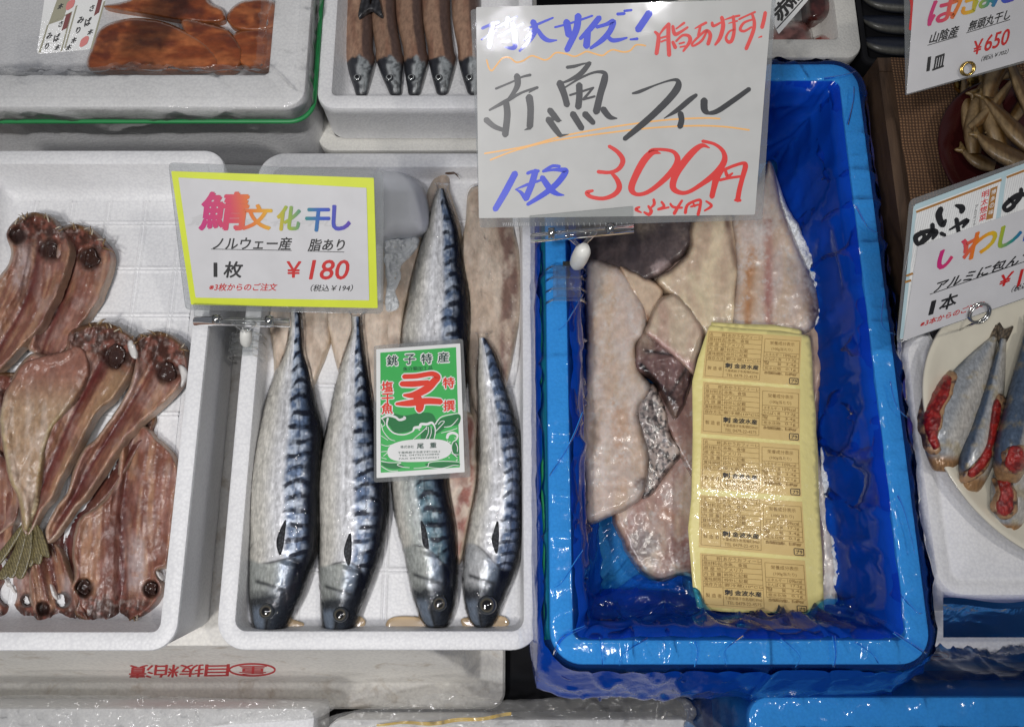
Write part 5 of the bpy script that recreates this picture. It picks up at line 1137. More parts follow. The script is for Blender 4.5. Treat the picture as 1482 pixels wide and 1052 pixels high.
# ------------------------------------------------------------------ split dried fish in the left tray
def split_col(sp, seed, kind=0, head=None, dark=None, hw=40.0):
    sp = np.asarray(sp, float); q = resample(cr(sp, 6), 4)
    L = np.r_[0, np.cumsum(np.hypot(*np.diff(q, axis=0).T))]
    def f(u, v, d):
        P2 = np.c_[u, v]; D = np.hypot(P2[:, None, 0] - q[None, :, 0], P2[:, None, 1] - q[None, :, 1]); j = D.argmin(1); s = L[j]
        t = np.gradient(q, axis=0)[j]; t /= np.linalg.norm(t, axis=1)[:, None]; sd = (P2 - q[j])[:, 0] * -t[:, 1] + (P2 - q[j])[:, 1] * t[:, 0]; S01 = s / L[-1]
        n1 = fbm(sd / 8, s / 95, seed); n2 = fbm(u / 24, v / 24, seed + 3); n3 = ridged(sd / 5, s / 120, seed + 7)
        c = mix(np.tile(np.array((0.23, 0.105, 0.072)), (len(u), 1)), (0.44, 0.28, 0.175), sm(n1, 0.34, 0.62))
        c = mix(c, (0.40, 0.24, 0.20), sm(n2, 0.5, 0.7) * 0.6); c = mix(c, (0.20, 0.06, 0.05), sm(n3, 0.6, 0.95) * 0.25)
        if kind == 2: c = c * np.array((0.42, 0.30, 0.34))  # buried fish: flesh colour darkened to stand for the shade between the fish
        if kind == 1: c = mix(c, (0.36, 0.27, 0.15), sm(-sd, 8, 30) * 0.75)          # tan outer lobe
        c = mix(c, (0.48, 0.41, 0.38), sm(fbm(u / 14, v / 22, seed + 5), 0.5, 0.74) * 0.4)   # dried protein bloom
        w = 5 + 2.5 * np.sin(s / 21 + seed); c = mix(c, (0.115, 0.018, 0.022), np.exp(-(sd / w) ** 2) * 0.85)
        mem = sm(sd, 5, 12) * sm(sd, hw * 0.85, hw * 0.6) * sm(S01, 0.16, 0.24) * sm(S01, 0.52, 0.40); c = mix(c, (0.50, 0.45, 0.44), mem * (0.45 + 0.55 * sm(fbm(sd / 9, s / 9, seed + 9), 0.35, 0.6)))
        rib = 0.5 + 0.5 * np.sin(s / 2.1 + sd * 0.55 * np.sign(sd)); c = mix(c, (0.16, 0.05, 0.04), 0.35 * rib * sm(np.abs(sd), hw * 0.75, hw * 0.3) * sm(fbm(u / 12, v / 12, seed + 15), 0.42, 0.7) * 0.55)
        c = mix(c, (0.05, 0.012, 0.012), np.exp(-((sd - 3) / 2.0) ** 2) * sm(np.sin(s / 2.6), 0.0, 0.6) * 0.4)
        c = mix(c, (0.10, 0.03, 0.03), sm(fbm(u / 20, v / 32, seed + 16), 0.58, 0.75) * 0.45)
        hd = sm(S01, 0.22, 0.12); c = mix(c, mix(np.tile(np.array((0.065, 0.03, 0.022)), (len(u), 1)), (0.24, 0.10, 0.075), sm(fbm(u / 8, v / 8, seed + 2), 0.4, 0.65)), hd * 0.95); c = mix(c, (0.36, 0.33, 0.31), hd * sm(fbm(u / 6, v / 6, seed + 18), 0.6, 0.72) * 0.6)
        c = mix(c, (0.15, 0.085, 0.03), sm(d, 9, 3) * sm(S01, 0.12, 0.02))
        c = mix(c, (0.50, 0.43, 0.33), sm(d, 5, 1.5) * sm(S01, 0.12, 0.25) * 0.85)
        if dark is not None:
            for du, dv, dr in dark: c = mix(c, (0.03, 0.014, 0.012), sm(np.hypot(u - du, v - dv) + 7 * (n2 - 0.5), dr, dr * 0.55) * 0.92)
        return c * np.array((0.80, 0.68, 0.66)) * (0.82 + 0.36 * fbm(sd / 2.5, s / 16, seed + 12, 2))[:, None]
    def h(u, v, d):
        P2 = np.c_[u, v]; D = np.hypot(P2[:, None, 0] - q[None, :, 0], P2[:, None, 1] - q[None, :, 1]); j = D.argmin(1); s = L[j]
        t = np.gradient(q, axis=0)[j]; t /= np.linalg.norm(t, axis=1)[:, None]; sd = (P2 - q[j])[:, 0] * -t[:, 1] + (P2 - q[j])[:, 1] * t[:, 0]
        z = -0.008 * np.exp(-((sd - 2) / 11) ** 2) + 0.0030 * np.exp(-((d - 5) / 5) ** 2) + 0.004 * (fbm(u / 14, v / 20, seed + 1) - 0.5) + 0.0026 * (ridged(sd / 7, s / 90, seed + 4) - 0.4)
        if dark is not None:
            for du, dv, dr in dark: z = z - 0.007 * sm(np.hypot(u - du, v - dv), dr * 1.05, dr * 0.5)
        return z
    return f, h
FL = 0.0165
sf = [('split dried fish at the bottom edge of the left tray, only its open head showing', [(-40, 770), (10, 762), (38, 800), (58, 832), (56, 876), (62, 905), (30, 913), (-40, 914)], [(20, 905), (12, 850), (0, 790), (-20, 740)], 0.001, [(10, 860, 18), (40, 868, 12)], 0, 21, 30),
      ('split dried fish head wedged between two others at the bottom of the left tray', [(45, 795), (82, 786), (104, 835), (120, 872), (132, 904), (95, 911), (58, 908), (44, 870)], [(85, 905), (80, 850), (70, 800), (62, 760)], 0.004, [(92, 868, 13), (62, 880, 12)], 0, 22, 30),
      ('maroon split fish buried under the others beside the wide open one, shade put into its colour', [(62, 770), (84, 745), (112, 715), (150, 660), (182, 625), (214, 590), (226, 612), (196, 660), (170, 705), (140, 738), (116, 756), (112, 800), (120, 840), (96, 842), (74, 800)], [(220, 595), (180, 650), (140, 705), (100, 770), (100, 840)], 0.0005, None, 2, 30, 30),
      ('pinkish split fish against the left edge of the photo under the others', [(-60, 640), (6, 655), (22, 700), (22, 765), (10, 800), (-60, 810)], [(-20, 640), (-15, 720), (-15, 820)], 0.002, None, 0, 23, 30),
      ('split fish spread wide open in the lower corner of the tray, head towards the viewer', [(176, 640), (207, 615), (230, 636), (250, 656), (259, 676), (256, 715), (253, 740), (250, 778), (244, 818), (228, 826), (237, 850), (226, 875), (201, 895), (164, 911), (132, 906), (106, 888), (110, 868), (100, 850), (108, 834), (105, 802), (107, 776), (117, 747), (140, 733), (158, 712), (170, 690)], [(168, 912), (176, 850), (176, 760), (182, 690), (192, 620)], 0.0045, [(122, 850, 16), (219, 852, 15)], 0, 24, 46),
      ('split fish under the largest one, at the left edge of the photo', [(-40, 560), (20, 540), (60, 560), (70, 620), (40, 700), (20, 760), (-40, 760)], [(20, 545), (10, 620), (5, 700), (0, 760)], 0.006, None, 0, 25, 34),
      ('slim split fish with a black eye hollow nearest the right wall of the left tray', [(195, 492), (215, 480), (236, 481), (256, 490), (270, 507), (274, 530), (270, 547), (251, 572), (230, 592), (208, 611), (190, 630), (175, 648), (151, 684), (126, 720), (112, 732), (95, 757), (80, 777), (68, 786), (66, 765), (80, 735), (97, 712), (106, 680), (122, 648), (141, 632), (180, 574), (192, 540)], [(236, 482), (222, 530), (190, 585), (150, 645), (112, 710), (75, 778)], 0.013, [(242, 539, 20)], 0, 26, 40),
      ('split dried fish half hidden under its neighbour at the top of the left tray', [(86, 335), (107, 324), (126, 329), (141, 338), (154, 352), (163, 366), (161, 388), (154, 412), (145, 432), (133, 452), (118, 473), (103, 498), (92, 513), (77, 527), (64, 521), (52, 512), (40, 500), (60, 450), (75, 400)], [(118, 326), (108, 380), (92, 430), (72, 480), (58, 520)], 0.009, [(129, 375, 20)], 0, 27, 40),
      ('dark headed split fish at the top left of the tray, nearest the far wall', [(9, 338), (22, 319), (40, 308), (60, 308), (76, 315), (89, 330), (101, 349), (104, 368), (97, 395), (86, 425), (73, 450), (58, 476), (38, 498), (15, 523), (-5, 540), (-45, 560), (-45, 440), (-10, 410), (10, 385), (16, 364)], [(55, 308), (55, 370), (42, 425), (15, 480), (-25, 540)], 0.015, [(73, 362, 20), (25, 340, 16)], 0, 28, 40),
      ('largest split fish, tan flesh and olive tail, lying across the others in the left tray', [(100, 482), (120, 471), (140, 466), (160, 469), (176, 476), (193, 487), (203, 502), (199, 517), (191, 540), (178, 560), (161, 582), (141, 600), (128, 622), (118, 642), (106, 667), (88, 697), (78, 720), (60, 742), (47, 767), (40, 775), (33, 766), (26, 722), (14, 697), (6, 660), (0, 620), (0, 598), (6, 572), (18, 548), (27, 530), (46, 511), (75, 515), (95, 505)], [(165, 470), (150, 520), (112, 590), (85, 650), (60, 710), (42, 770)], 0.017, [(167, 516, 21)], 1, 29, 44)]
eyes = {4: [(122, 850, 10), (219, 852, 9)], 6: [(242, 539, 12)], 7: [(130, 375, 12)], 8: [(74, 361, 9)], 9: [(167, 516, 13)]}
plates = {9: [(190, 492), (197, 505), (198, 518), (190, 516), (184, 498)], 6: [(258, 528), (268, 532), (271, 545), (262, 560), (262, 545)], 4: [(226, 826), (236, 832), (240, 842), (230, 836)], 1: [(72, 845), (78, 850), (84, 868), (76, 862)], 0: [(6, 836), (14, 842), (22, 858), (12, 852)]}
SF = []
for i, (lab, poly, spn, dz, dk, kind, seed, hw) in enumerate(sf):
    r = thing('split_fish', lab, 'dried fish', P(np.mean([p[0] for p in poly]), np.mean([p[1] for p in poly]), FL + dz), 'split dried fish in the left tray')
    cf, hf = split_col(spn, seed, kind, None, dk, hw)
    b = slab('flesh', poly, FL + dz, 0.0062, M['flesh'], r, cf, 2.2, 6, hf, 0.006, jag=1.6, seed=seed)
    tz = top_of([b.name])
    for (eu, ev, er) in eyes.get(i, []):
        slab('eye', [(eu + er * 0.85 * math.cos(a) * (1 + 0.18 * math.sin(3 * a + i)), ev + er * 1.15 * math.sin(a) * (1 + 0.15 * math.cos(2 * a + i))) for a in np.linspace(0, 2 * math.pi, 11)[:-1]], lambda u, v: tz(u, v) - 0.0012, 0.002, M['dark_eye'], r, None, 1.8, er * 0.8, lambda u, v, d, s=seed: 0.003 * (fbm(u / 5, v / 5, s) - 0.5), 0.002, jag=4.5, seed=seed)
    if i in (4, 6, 7, 8, 9):
        hp = np.array(spn[0], float); P_ = cr(np.array(poly, float), 6, True); hd_ = P_[np.hypot(*(P_ - hp).T) < 52]; ctr = np.array(spn[1], float); m = MB()
        for k in range(9):
            e = hd_[random.randrange(len(hd_))]; dr = (e - ctr) / np.linalg.norm(e - ctr); tn = np.array([-dr[1], dr[0]]) * random.uniform(-1, 1)
            a = e - dr * random.uniform(2, 9); b = e + dr * random.uniform(-1, 4) + tn * random.uniform(6, 18); za = float(tz(*a)[0]) + 0.0006
            m.tube([P(*a, za), P(*((a + b) / 2 + dr), za + 0.0012), P(*b, za + random.uniform(-0.001, 0.001))], [0.0009, 0.0007, 0.0003], 5)
        cc = np.repeat([[0.20, 0.12, 0.05] if random.random() < 0.6 else [0.42, 0.36, 0.28] for _ in range(9)], 15, 0)
        obj('head_bones', m.V, m.F, M['dry_skin'], r, cc)
    if i in plates: slab('gill_plate', plates[i], lambda u, v: tz(u, v), 0.0022, M['bone_white'], r, None, 2.5, 3, skirt=0.001)
    if i == 9:
        slab('belly_flap', [(20, 548), (34, 526), (60, 516), (92, 508), (112, 500), (124, 512), (128, 540), (112, 575), (90, 600), (74, 622), (66, 645), (61, 675), (58, 702), (52, 735), (42, 762), (34, 764), (27, 722), (15, 697), (7, 660), (1, 620), (1, 598), (7, 572)], lambda u, v: tz(u, v) - 0.001, 0.0035, M['flesh'], r,
             lambda u, v, d: mix(mix(mix(np.tile(np.array((0.36, 0.24, 0.15)), (len(u), 1)), (0.46, 0.35, 0.27), sm(fbm(u / 8, v / 40, 71), 0.4, 0.65)), (0.25, 0.11, 0.08), sm(v, 600, 530) * 0.95), (0.33, 0.27, 0.12), sm(d, 8, 2) * 0.6 * sm(v, 560, 620)) * (0.8 + 0.4 * fbm(u / 3, v / 5, 72, 2))[:, None], 2.2, 4, lambda u, v, d: 0.003 * (fbm(u / 14, v / 30, 73) - 0.5), 0.002, jag=1.0, seed=73)
        for k in range(7):
            a = (34 + 3.4 * k, 758 + 0.6 * k); b2 = (-10 + 12.5 * k, 818 + 14 * math.sin(k * 0.8) + (6 if k % 2 else 0)); c2 = ((a[0] + b2[0]) / 2 + random.uniform(-4, 4), (a[1] + b2[1]) / 2 + 5)
            poly2 = [(a[0] - 2.5, a[1]), (a[0] + 2.5, a[1] + 1), (c2[0] + 7, c2[1]), (b2[0] + 6, b2[1] + 2), (b2[0] - 5, b2[1] - 2), (c2[0] - 6, c2[1] - 1)]
            slab('tail_fin', poly2, FL + dz + 0.0006 * (k % 4), 0.0006, M['dry_skin'], r, lambda u, v, d: mix(np.tile(np.array((0.07, 0.055, 0.02)), (len(u), 1)), (0.20, 0.165, 0.07), sm(np.sin(u * 1.6 - v * 0.45), -0.2, 0.9)), 1.8, 2.5, skirt=0.001)

# ------------------------------------------------------------------ frozen fillets in the blue box
FB = ZBF + 0.006
def fil_col(base, alt, seed, dark=None, red=None, speck=0.0, frost=0.0, ax=(1, 0.3)):
    base, alt = np.array(base), np.array(alt)
    def f(u, v, d):
        n = fbm(u * ax[0] / 20, v * ax[1] / 20, seed); c = mix(np.tile(base, (len(u), 1)), alt, sm(n, 0.34, 0.68))
        um = u.mean(); band = np.sin((v + 0.8 * np.abs(u - um) + 9 * fbm(u / 30, v / 30, seed + 11)) / 3.4); c = c * (1 + 0.05 * band)[:, None]; c = mix(c, (0.62, 0.50, 0.38), 0.35 * sm(fbm(u / 30, v / 60, seed + 12), 0.5, 0.8))
        if dark:
            for du, dv, dr, dc in dark: c = mix(c, dc, sm(np.hypot(u - du, (v - dv)) + dr * 0.9 * (fbm(u / 9, v / 9, seed + 2) - 0.5), dr, dr * 0.45) * 0.85)
        if red:
            for a, b, w, rc, st_ in red:
                a = np.array(a, float); b = np.array(b, float); t = np.clip(((np.c_[u, v] - a) @ (b - a)) / ((b - a) @ (b - a)), 0, 1); q = a + t[:, None] * (b - a); dd = np.hypot(u - q[:, 0], v - q[:, 1])
                c = mix(c, rc, np.exp(-(dd / w) ** 2) * st_ * (0.5 + fbm(u / 10, v / 14, seed + 3)))
        if speck: c = mix(c, (0.02, 0.017, 0.02), sm(fbm(u / 3.2, v / 3.2, seed + 4, 2), 0.5, 0.62) * speck)
        if frost: c = mix(c, (0.60, 0.56, 0.53), sm(0.65 * fbm(u / 22, v / 40, seed + 5, 3) + 0.35 * fbm(u / 3, v / 3, seed + 6, 2), 0.40, 0.66) * frost)
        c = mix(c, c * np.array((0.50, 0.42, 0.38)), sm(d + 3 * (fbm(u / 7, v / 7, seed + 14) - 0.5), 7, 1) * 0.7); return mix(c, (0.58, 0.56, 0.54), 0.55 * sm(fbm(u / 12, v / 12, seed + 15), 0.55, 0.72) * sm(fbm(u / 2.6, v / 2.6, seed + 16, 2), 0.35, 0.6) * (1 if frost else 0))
    return f
PINK, TAN_, PALE, PURP = (0.50, 0.375, 0.28), (0.57, 0.44, 0.32), (0.64, 0.53, 0.37), (0.10, 0.058, 0.052)
fil = [
    ('frozen pinkish fillet lying flat under the label sheets', [(955, 330), (1100, 330), (1190, 440), (1180, 640), (1180, 880), (1010, 882), (985, 700), (960, 560)], 0.0, 0.030, fil_col((0.36, 0.24, 0.2), PINK, 40), 14),
    ('frosted grey-white fillet along the lower right beside the label sheets', [(1168, 630), (1182, 640), (1196, 700), (1208, 770), (1216, 840), (1212, 875), (1196, 886), (1160, 880)], 0.004, 0.034, fil_col((0.46, 0.42, 0.38), (0.55, 0.52, 0.49), 41, frost=0.75), 14),
    ('dark purple skinned fillet with the shadow of the large sign put into its colour', [(838, 300), (1016, 300), (1010, 340), (991, 367), (972, 384), (952, 398), (930, 407), (905, 398), (880, 392), (845, 396)], 0.012, 0.024, fil_col((0.10, 0.075, 0.075), (0.05, 0.038, 0.042), 42, dark=[(960, 392, 18, (0.42, 0.33, 0.32))], speck=0.3), 16),  # colour holds both the dark skin and the shadow cast by the sign
    ('large bottom fillet with a dark bruise, tapering to the blue plastic', [(935, 712), (958, 690), (985, 650), (1004, 640), (1008, 760), (1004, 836), (985, 830), (958, 840), (928, 824), (906, 788), (890, 745), (905, 730)], 0.008, 0.026, fil_col(PINK, (0.36, 0.22, 0.19), 43, dark=[(930, 788, 30, (0.10, 0.075, 0.08)), (985, 800, 26, (0.22, 0.10, 0.09)), (965, 745, 14, (0.42, 0.22, 0.15))], frost=0.25), 18),
    ('brown pink strip of fillet between the dark membrane and the label sheets', [(952, 560), (972, 590), (990, 575), (1006, 540), (1010, 600), (1008, 690), (986, 664), (974, 638), (958, 600)], 0.014, 0.022, fil_col((0.36, 0.23, 0.19), (0.26, 0.15, 0.13), 44, frost=0.2), 10),
    ('grey fillet with black speckled skin right of the long left fillet', [(936, 566), (948, 560), (966, 600), (972, 632), (988, 652), (964, 684), (944, 714), (928, 716), (932, 660), (922, 622), (922, 590)], 0.020, 0.020, fil_col((0.22, 0.18, 0.17), (0.34, 0.28, 0.26), 45, speck=0.9), 9),
    ('narrow tan fillet wedged between the left fillet and the pale one', [(898, 388), (915, 394), (958, 416), (955, 438), (942, 462), (930, 460), (914, 424)], 0.024, 0.018, fil_col(TAN_, PINK, 46, red=[((915, 425), (938, 462), 4, (0.25, 0.12, 0.07), 0.7)]), 9),
    ('pale cream fillet with a pointed lower end above the label sheets', [(1005, 318), (1060, 312), (1068, 345), (1070, 380), (1066, 430), (1064, 484), (1035, 492), (1014, 478), (986, 442), (958, 416), (954, 402), (978, 386), (998, 362)], 0.024, 0.026, fil_col(PALE, (0.48, 0.36, 0.26), 47, red=[((1052, 318), (1066, 385), 5, (0.14, 0.08, 0.06), 0.8), ((1000, 400), (1040, 480), 8, (0.62, 0.53, 0.36), 0.7)]), 16),
    ('small folded cream fillet touching the top left corner of the label sheets', [(938, 470), (952, 436), (974, 426), (992, 440), (1018, 480), (1010, 520), (1002, 540), (974, 516), (950, 496), (934, 484)], 0.030, 0.024, fil_col((0.52, 0.42, 0.31), (0.44, 0.31, 0.24), 48, red=[((940, 485), (1000, 530), 5, (0.46, 0.28, 0.26), 0.8)]), 12),
    ('wrinkled dark purple membrane piece in the middle of the fillets', [(934, 478), (960, 494), (985, 504), (1006, 526), (996, 562), (986, 592), (975, 602), (960, 572), (946, 546), (922, 534), (922, 504)], 0.030, 0.016, fil_col(PURP, (0.19, 0.115, 0.11), 49, red=[((935, 508), (985, 515), 3, (0.02, 0.013, 0.015), 1.0), ((928, 528), (975, 580), 4, (0.02, 0.013, 0.015), 1.0), ((995, 530), (965, 580), 3, (0.03, 0.02, 0.02), 0.9)]), 6),
    ('long pink frozen fillet along the left wall of the blue lined box', [(848, 392), (872, 384), (903, 398), (924, 428), (936, 462), (932, 488), (921, 503), (926, 540), (942, 562), (924, 592), (930, 622), (938, 658), (936, 690), (930, 712), (916, 726), (888, 740), (849, 750), (846, 690), (841, 622), (847, 560), (850, 480)], 0.026, 0.030, fil_col(PINK, (0.52, 0.41, 0.35), 50, dark=[(940, 560, 10, (0.12, 0.09, 0.09)), (928, 700, 13, (0.10, 0.075, 0.075))], red=[((872, 620), (874, 745), 4, (0.62, 0.52, 0.46), 0.7), ((895, 600), (905, 700), 14, (0.46, 0.28, 0.19), 0.6)], frost=0.45), 20),
    ('large frosted fillet with orange and red streaks at the upper right of the box', [(1062, 308), (1100, 262), (1112, 238), (1120, 250), (1131, 298), (1150, 345), (1170, 390), (1184, 430), (1182, 458), (1162, 480), (1100, 482), (1060, 486), (1066, 400), (1062, 345)], 0.030, 0.032, fil_col(PINK, (0.50, 0.40, 0.35), 51, red=[((1086, 365), (1082, 475), 9, (0.40, 0.20, 0.09), 0.9), ((1112, 320), (1112, 475), 7, (0.33, 0.14, 0.12), 0.8), ((1172, 400), (1180, 470), 10, (0.13, 0.09, 0.09), 0.9)], frost=0.55), 22)]
FN = []
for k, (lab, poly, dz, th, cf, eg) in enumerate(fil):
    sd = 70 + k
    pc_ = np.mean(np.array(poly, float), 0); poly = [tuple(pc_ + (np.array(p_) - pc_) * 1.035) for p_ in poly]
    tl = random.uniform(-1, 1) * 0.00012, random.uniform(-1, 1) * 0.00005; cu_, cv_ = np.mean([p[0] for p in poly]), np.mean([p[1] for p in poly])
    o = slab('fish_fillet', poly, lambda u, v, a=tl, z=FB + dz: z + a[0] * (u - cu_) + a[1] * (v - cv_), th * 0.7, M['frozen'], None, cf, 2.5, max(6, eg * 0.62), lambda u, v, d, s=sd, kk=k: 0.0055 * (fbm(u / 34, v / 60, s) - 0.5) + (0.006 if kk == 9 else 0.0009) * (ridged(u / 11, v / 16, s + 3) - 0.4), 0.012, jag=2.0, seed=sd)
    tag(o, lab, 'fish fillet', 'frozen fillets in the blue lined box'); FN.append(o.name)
tzF = top_of(FN, FB)
frc = slab('frost', [(1116, 236), (1126, 262), (1140, 300), (1160, 330), (1178, 372), (1190, 412), (1194, 446), (1188, 470), (1176, 474), (1178, 440), (1168, 400), (1148, 352), (1130, 306), (1114, 258)], FB + 0.020, 0.020, M['ice'], None, None, 2.2, 6,
           lambda u, v, d: 0.010 * (fbm(u / 5, v / 5, 91, 3) - 0.45) + 0.006 * (fbm(u / 14, v / 14, 92) - 0.5), 0.02, jag=5, seed=93)
tag(frc, 'white frost crust along the outer edge of the upper right fillet', 'frost')

fr2 = slab('frost', [(1188, 645), (1198, 668), (1208, 720), (1216, 780), (1221, 840), (1214, 872), (1204, 860), (1202, 800), (1196, 740), (1186, 690)], FB + 0.016, 0.012, M['ice'], None, None, 2.2, 5,
           lambda u, v, d: 0.008 * (fbm(u / 5, v / 5, 97, 3) - 0.45), 0.02, jag=4, seed=98)
tag(fr2, 'white frost crust beside the lower part of the label sheets', 'frost')
# ================= label sheets
ZLb = FB + 0.058
lift = lambda u, v: ZLb + 0.004 * np.sin(np.asarray(v) / 33.0) * 0.25 + 0.006 * sm(np.asarray(u), 1150, 1190) * -1 - 0.010 * sm(np.asarray(v), 780, 890)
ls = thing('label_sheet', 'stack of pale yellow backing sheets with five tan printed food labels on the fillets', 'label sheet', P(1090, 680, ZLb))
def sheet(name, poly, off, mat):
    o = slab(name, poly, lambda u, v: lift(u, v) + off, 0.0005, mat, ls, None, 6, 2, None, 0.0012, smooth_poly=False); return o
sheet('backing_sheet', [(1030, 466), (1075, 469), (1120, 470), (1160, 477), (1162, 500), (1183, 640), (1186, 735), (1192, 890), (1150, 888), (1012, 880), (1000, 760), (1004, 560)], 0.0, M['label_back'])
sheet('backing_sheet', [(1027, 471), (1080, 476), (1130, 479), (1172, 486), (1175, 512), (1177, 560), (1181, 600), (1182, 680), (1185, 735), (1190, 800), (1193, 891), (1120, 887), (1050, 885), (1010, 881), (1003, 850), (998, 790), (996, 765), (1001, 720), (1003, 640), (1002, 552), (1010, 520), (1020, 490)], 0.0022, M['label_back'])
plL = Lying(lambda u, v: lift(u, v) + 0.0033)
LB = [((1024, 478), (1160, 487.5), (1157, 558), (1017, 547)), ((1017.5, 552), (1158, 563), (1157.5, 639), (1014.5, 627)), ((1015.5, 633), (1157.5, 644), (1160, 718.5), (1013, 707)), ((1013, 716), (1161, 726), (1166, 806), (1011.5, 791.5)), ((1013, 800), (1165, 811), (1170.5, 888), (1016, 877.5))]
rowsL = [('名　　称', 'あかうおフィーレ'), ('原材料名', '赤魚、食塩'), ('原 産 地', 'アメリカ'), ('内 容 量', '枠外に記載'), ('賞味期限', '枠外に記載'), ('保存方法', '要冷蔵(10℃以下)')]
rowsR = [('エネルギー', '109kcal'), ('たんぱく質', '17.2g'), ('脂　　質', '3.4g'), ('炭水化物', '0.1g'), ('食塩相当量', '1.8g')]
for li, (tl, tr, br, bl_) in enumerate(LB):
    tl, tr, br, bl_ = map(np.array, (tl, tr, br, bl_))
    def m2(x, y): return tuple(tl * (1 - x) * (1 - y) + tr * x * (1 - y) + br * x * y + bl_ * (1 - x) * y)
    g = np.array([m2(x, y) for y in np.linspace(0, 1, 9) for x in np.linspace(0, 1, 13)])
    lab = obj('label', plL.at(g[:, 0], g[:, 1], 0), [(r_ * 13 + c_, r_ * 13 + 13 + c_, r_ * 13 + 14 + c_, r_ * 13 + c_ + 1) for r_ in range(8) for c_ in range(12)], M['label_tan'], ls)
    ib, ik = MB(), MB()
    def T(mb, s_, x0, y0, x1, y1, bold=0.0): put(mb, s_, m2(x0, y1), m2(x1, y1), m2(x0, y0), plL, 0.0005, bold)
    def Ln(x0, y0, x1, y1, w=0.55): stroke(ib, plL, [m2(x0, y0), m2((x0 + x1) / 2, (y0 + y1) / 2), m2(x1, y1)], w, 0.0003, 3, False)
    for y in [0.03 + 0.098 * k for k in range(7)] + [0.95]: Ln(0.02, y, 0.585, y)
    for x in (0.02, 0.205, 0.585): Ln(x, 0.03, x, 0.95)
    for y in (0.09, 0.36, 0.455, 0.55, 0.645, 0.74): Ln(0.615, y, 0.985, y)
    for x in (0.615, 0.985): Ln(x, 0.09, x, 0.74)
    for k, (a, b) in enumerate(rowsL):
        y = 0.045 + 0.098 * k; T(ib, a, 0.03, y, 0.195, y + 0.07); T(ib, b, 0.22, y, 0.22 + 0.045 * len(b), y + 0.068)
    T(ib, '製 造 者', 0.04, 0.74, 0.19, 0.815); T(ik, '金波水産', 0.315, 0.65, 0.565, 0.745, 0.03); T(ik, '刺', 0.22, 0.65, 0.29, 0.75, 0.05)
    T(ib, '千葉県銚子市馬場町8960', 0.22, 0.775, 0.57, 0.835); T(ib, 'TEL 0479-22-4575', 0.24, 0.865, 0.56, 0.925)
    T(ib, '栄養成分表示', 0.67, 0.13, 0.93, 0.205); T(ib, '(100g当たり)', 0.69, 0.25, 0.91, 0.325)
    for k, (a, b) in enumerate(rowsR):
        y = 0.375 + 0.095 * k; T(ib, a, 0.63, y, 0.80, y + 0.06); T(ib, b, 0.85 if len(b) < 6 else 0.82, y, 0.955, y + 0.06)
    T(ib, 'この表示値は、目安です', 0.63, 0.76, 0.97, 0.815)
    for k in range(4):
        a, b = [((0.90, 0.86), (0.985, 0.86)), ((0.985, 0.87), (0.985, 0.97)), ((0.98, 0.975), (0.90, 0.975)), ((0.895, 0.965), (0.895, 0.87))][k]; stroke(ik, plL, [m2(*a), m2(*b)], 1.1, 0.0004, 3)
    T(ik, 'プラ', 0.913, 0.885, 0.972, 0.95, 0.03)
    obj('printed_text', ib.V, ib.F, M['ink_brown'], lab, smooth=False); obj('bold_text', ik.V, ik.F, M['ink_black'], lab, smooth=False)

# blue plastic folded in over the near end of the fillets
fold = slab('bag_fold', [(843, 846), (862, 862), (884, 856), (905, 842), (925, 831), (948, 842), (975, 834), (1004, 838), (1030, 884), (1090, 890), (1140, 893), (1172, 884), (1196, 866), (1222, 868), (1262, 858), (1300, 880), (1306, 905), (1290, 932), (1100, 945), (900, 944), (838, 925)], lambda u, v: np.interp(v, [830, 890, 945], [-0.012, 0.002, 0.030]), 0.0006, M['blue_film'], None, None, 4, 3,
            lambda u, v, d: 0.010 * (ridged(u / 44, v / 20, 88) - 0.35) + 0.006 * (fbm(u / 20, v / 20, 89) - 0.5), 0.0005, jag=2, seed=90)
tag(fold, 'dark blue fold of plastic over the near end of the fillets', 'plastic sheet')

# ------------------------------------------------------------------ saury
def saury_col(seed, vg, hv, x_split=0.62):
    def f(U, V, Sg, T):
        c = mix(np.broadcast_to(np.array((0.30, 0.185, 0.125)) * (0.85 + 0.07 * (seed % 4)), U.shape + (3,)), (0.22, 0.12, 0.08), sm(fbm(U / 8, V / 40, seed), 0.4, 0.7))
        c = mix(c, (0.09, 0.055, 0.045), sm(T + 0.06 * (fbm(V / 14, T * 3, seed + 1) - 0.5), x_split - 0.05, x_split + 0.03))
        vb = vg - 9 + 8 * T + 26 * np.abs(T - 0.5) + 7 * (fbm(U / 5, V / 9, seed + 7) - 0.5); hm = sm(V, vb - 2, vb + 3); h = (V - vg) / (hv - vg)
        hd = mix(np.broadcast_to(np.array((0.02, 0.022, 0.028)), U.shape + (3,)), (0.24, 0.26, 0.27), sm(T + 0.2 * (fbm(U / 5, V / 7, seed + 4) - 0.5), 0.34, 0.46) * sm(T, 1.0, 0.75) * (0.35 + 0.65 * sm(fbm(U / 4, V / 5, seed + 9), 0.35, 0.6))); hd = mix(hd, (0.42, 0.44, 0.45), np.exp(-((T - 0.42) / 0.08) ** 2) * sm(h, 0.1, 0.25) * sm(h, 0.75, 0.5) * 0.7)
        hd = mix(hd, (0.03, 0.03, 0.035), sm(h, 0.85, 1.0)); hd = mix(hd, (0.01, 0.01, 0.01), 0.8 * np.exp(-((T - 0.66 - 0.05 * h) / 0.03) ** 2) * sm(h, 0.55, 0.7))
        return mix(c, hd, hm) * (0.85 + 0.3 * fbm(U / 4, V / 4, seed + 3))[..., None]
    return f
sx = [((498, 540), (499, 543), (515, 531), 139), ((537, 573), (543, 584), (564, 581), 138), ((573, 612), (583, 620), (591, 608), 138), ((611, 652), (619, 660), (632, 648), 137), ((654, 695), (662, 704), (677, 692), 137)]
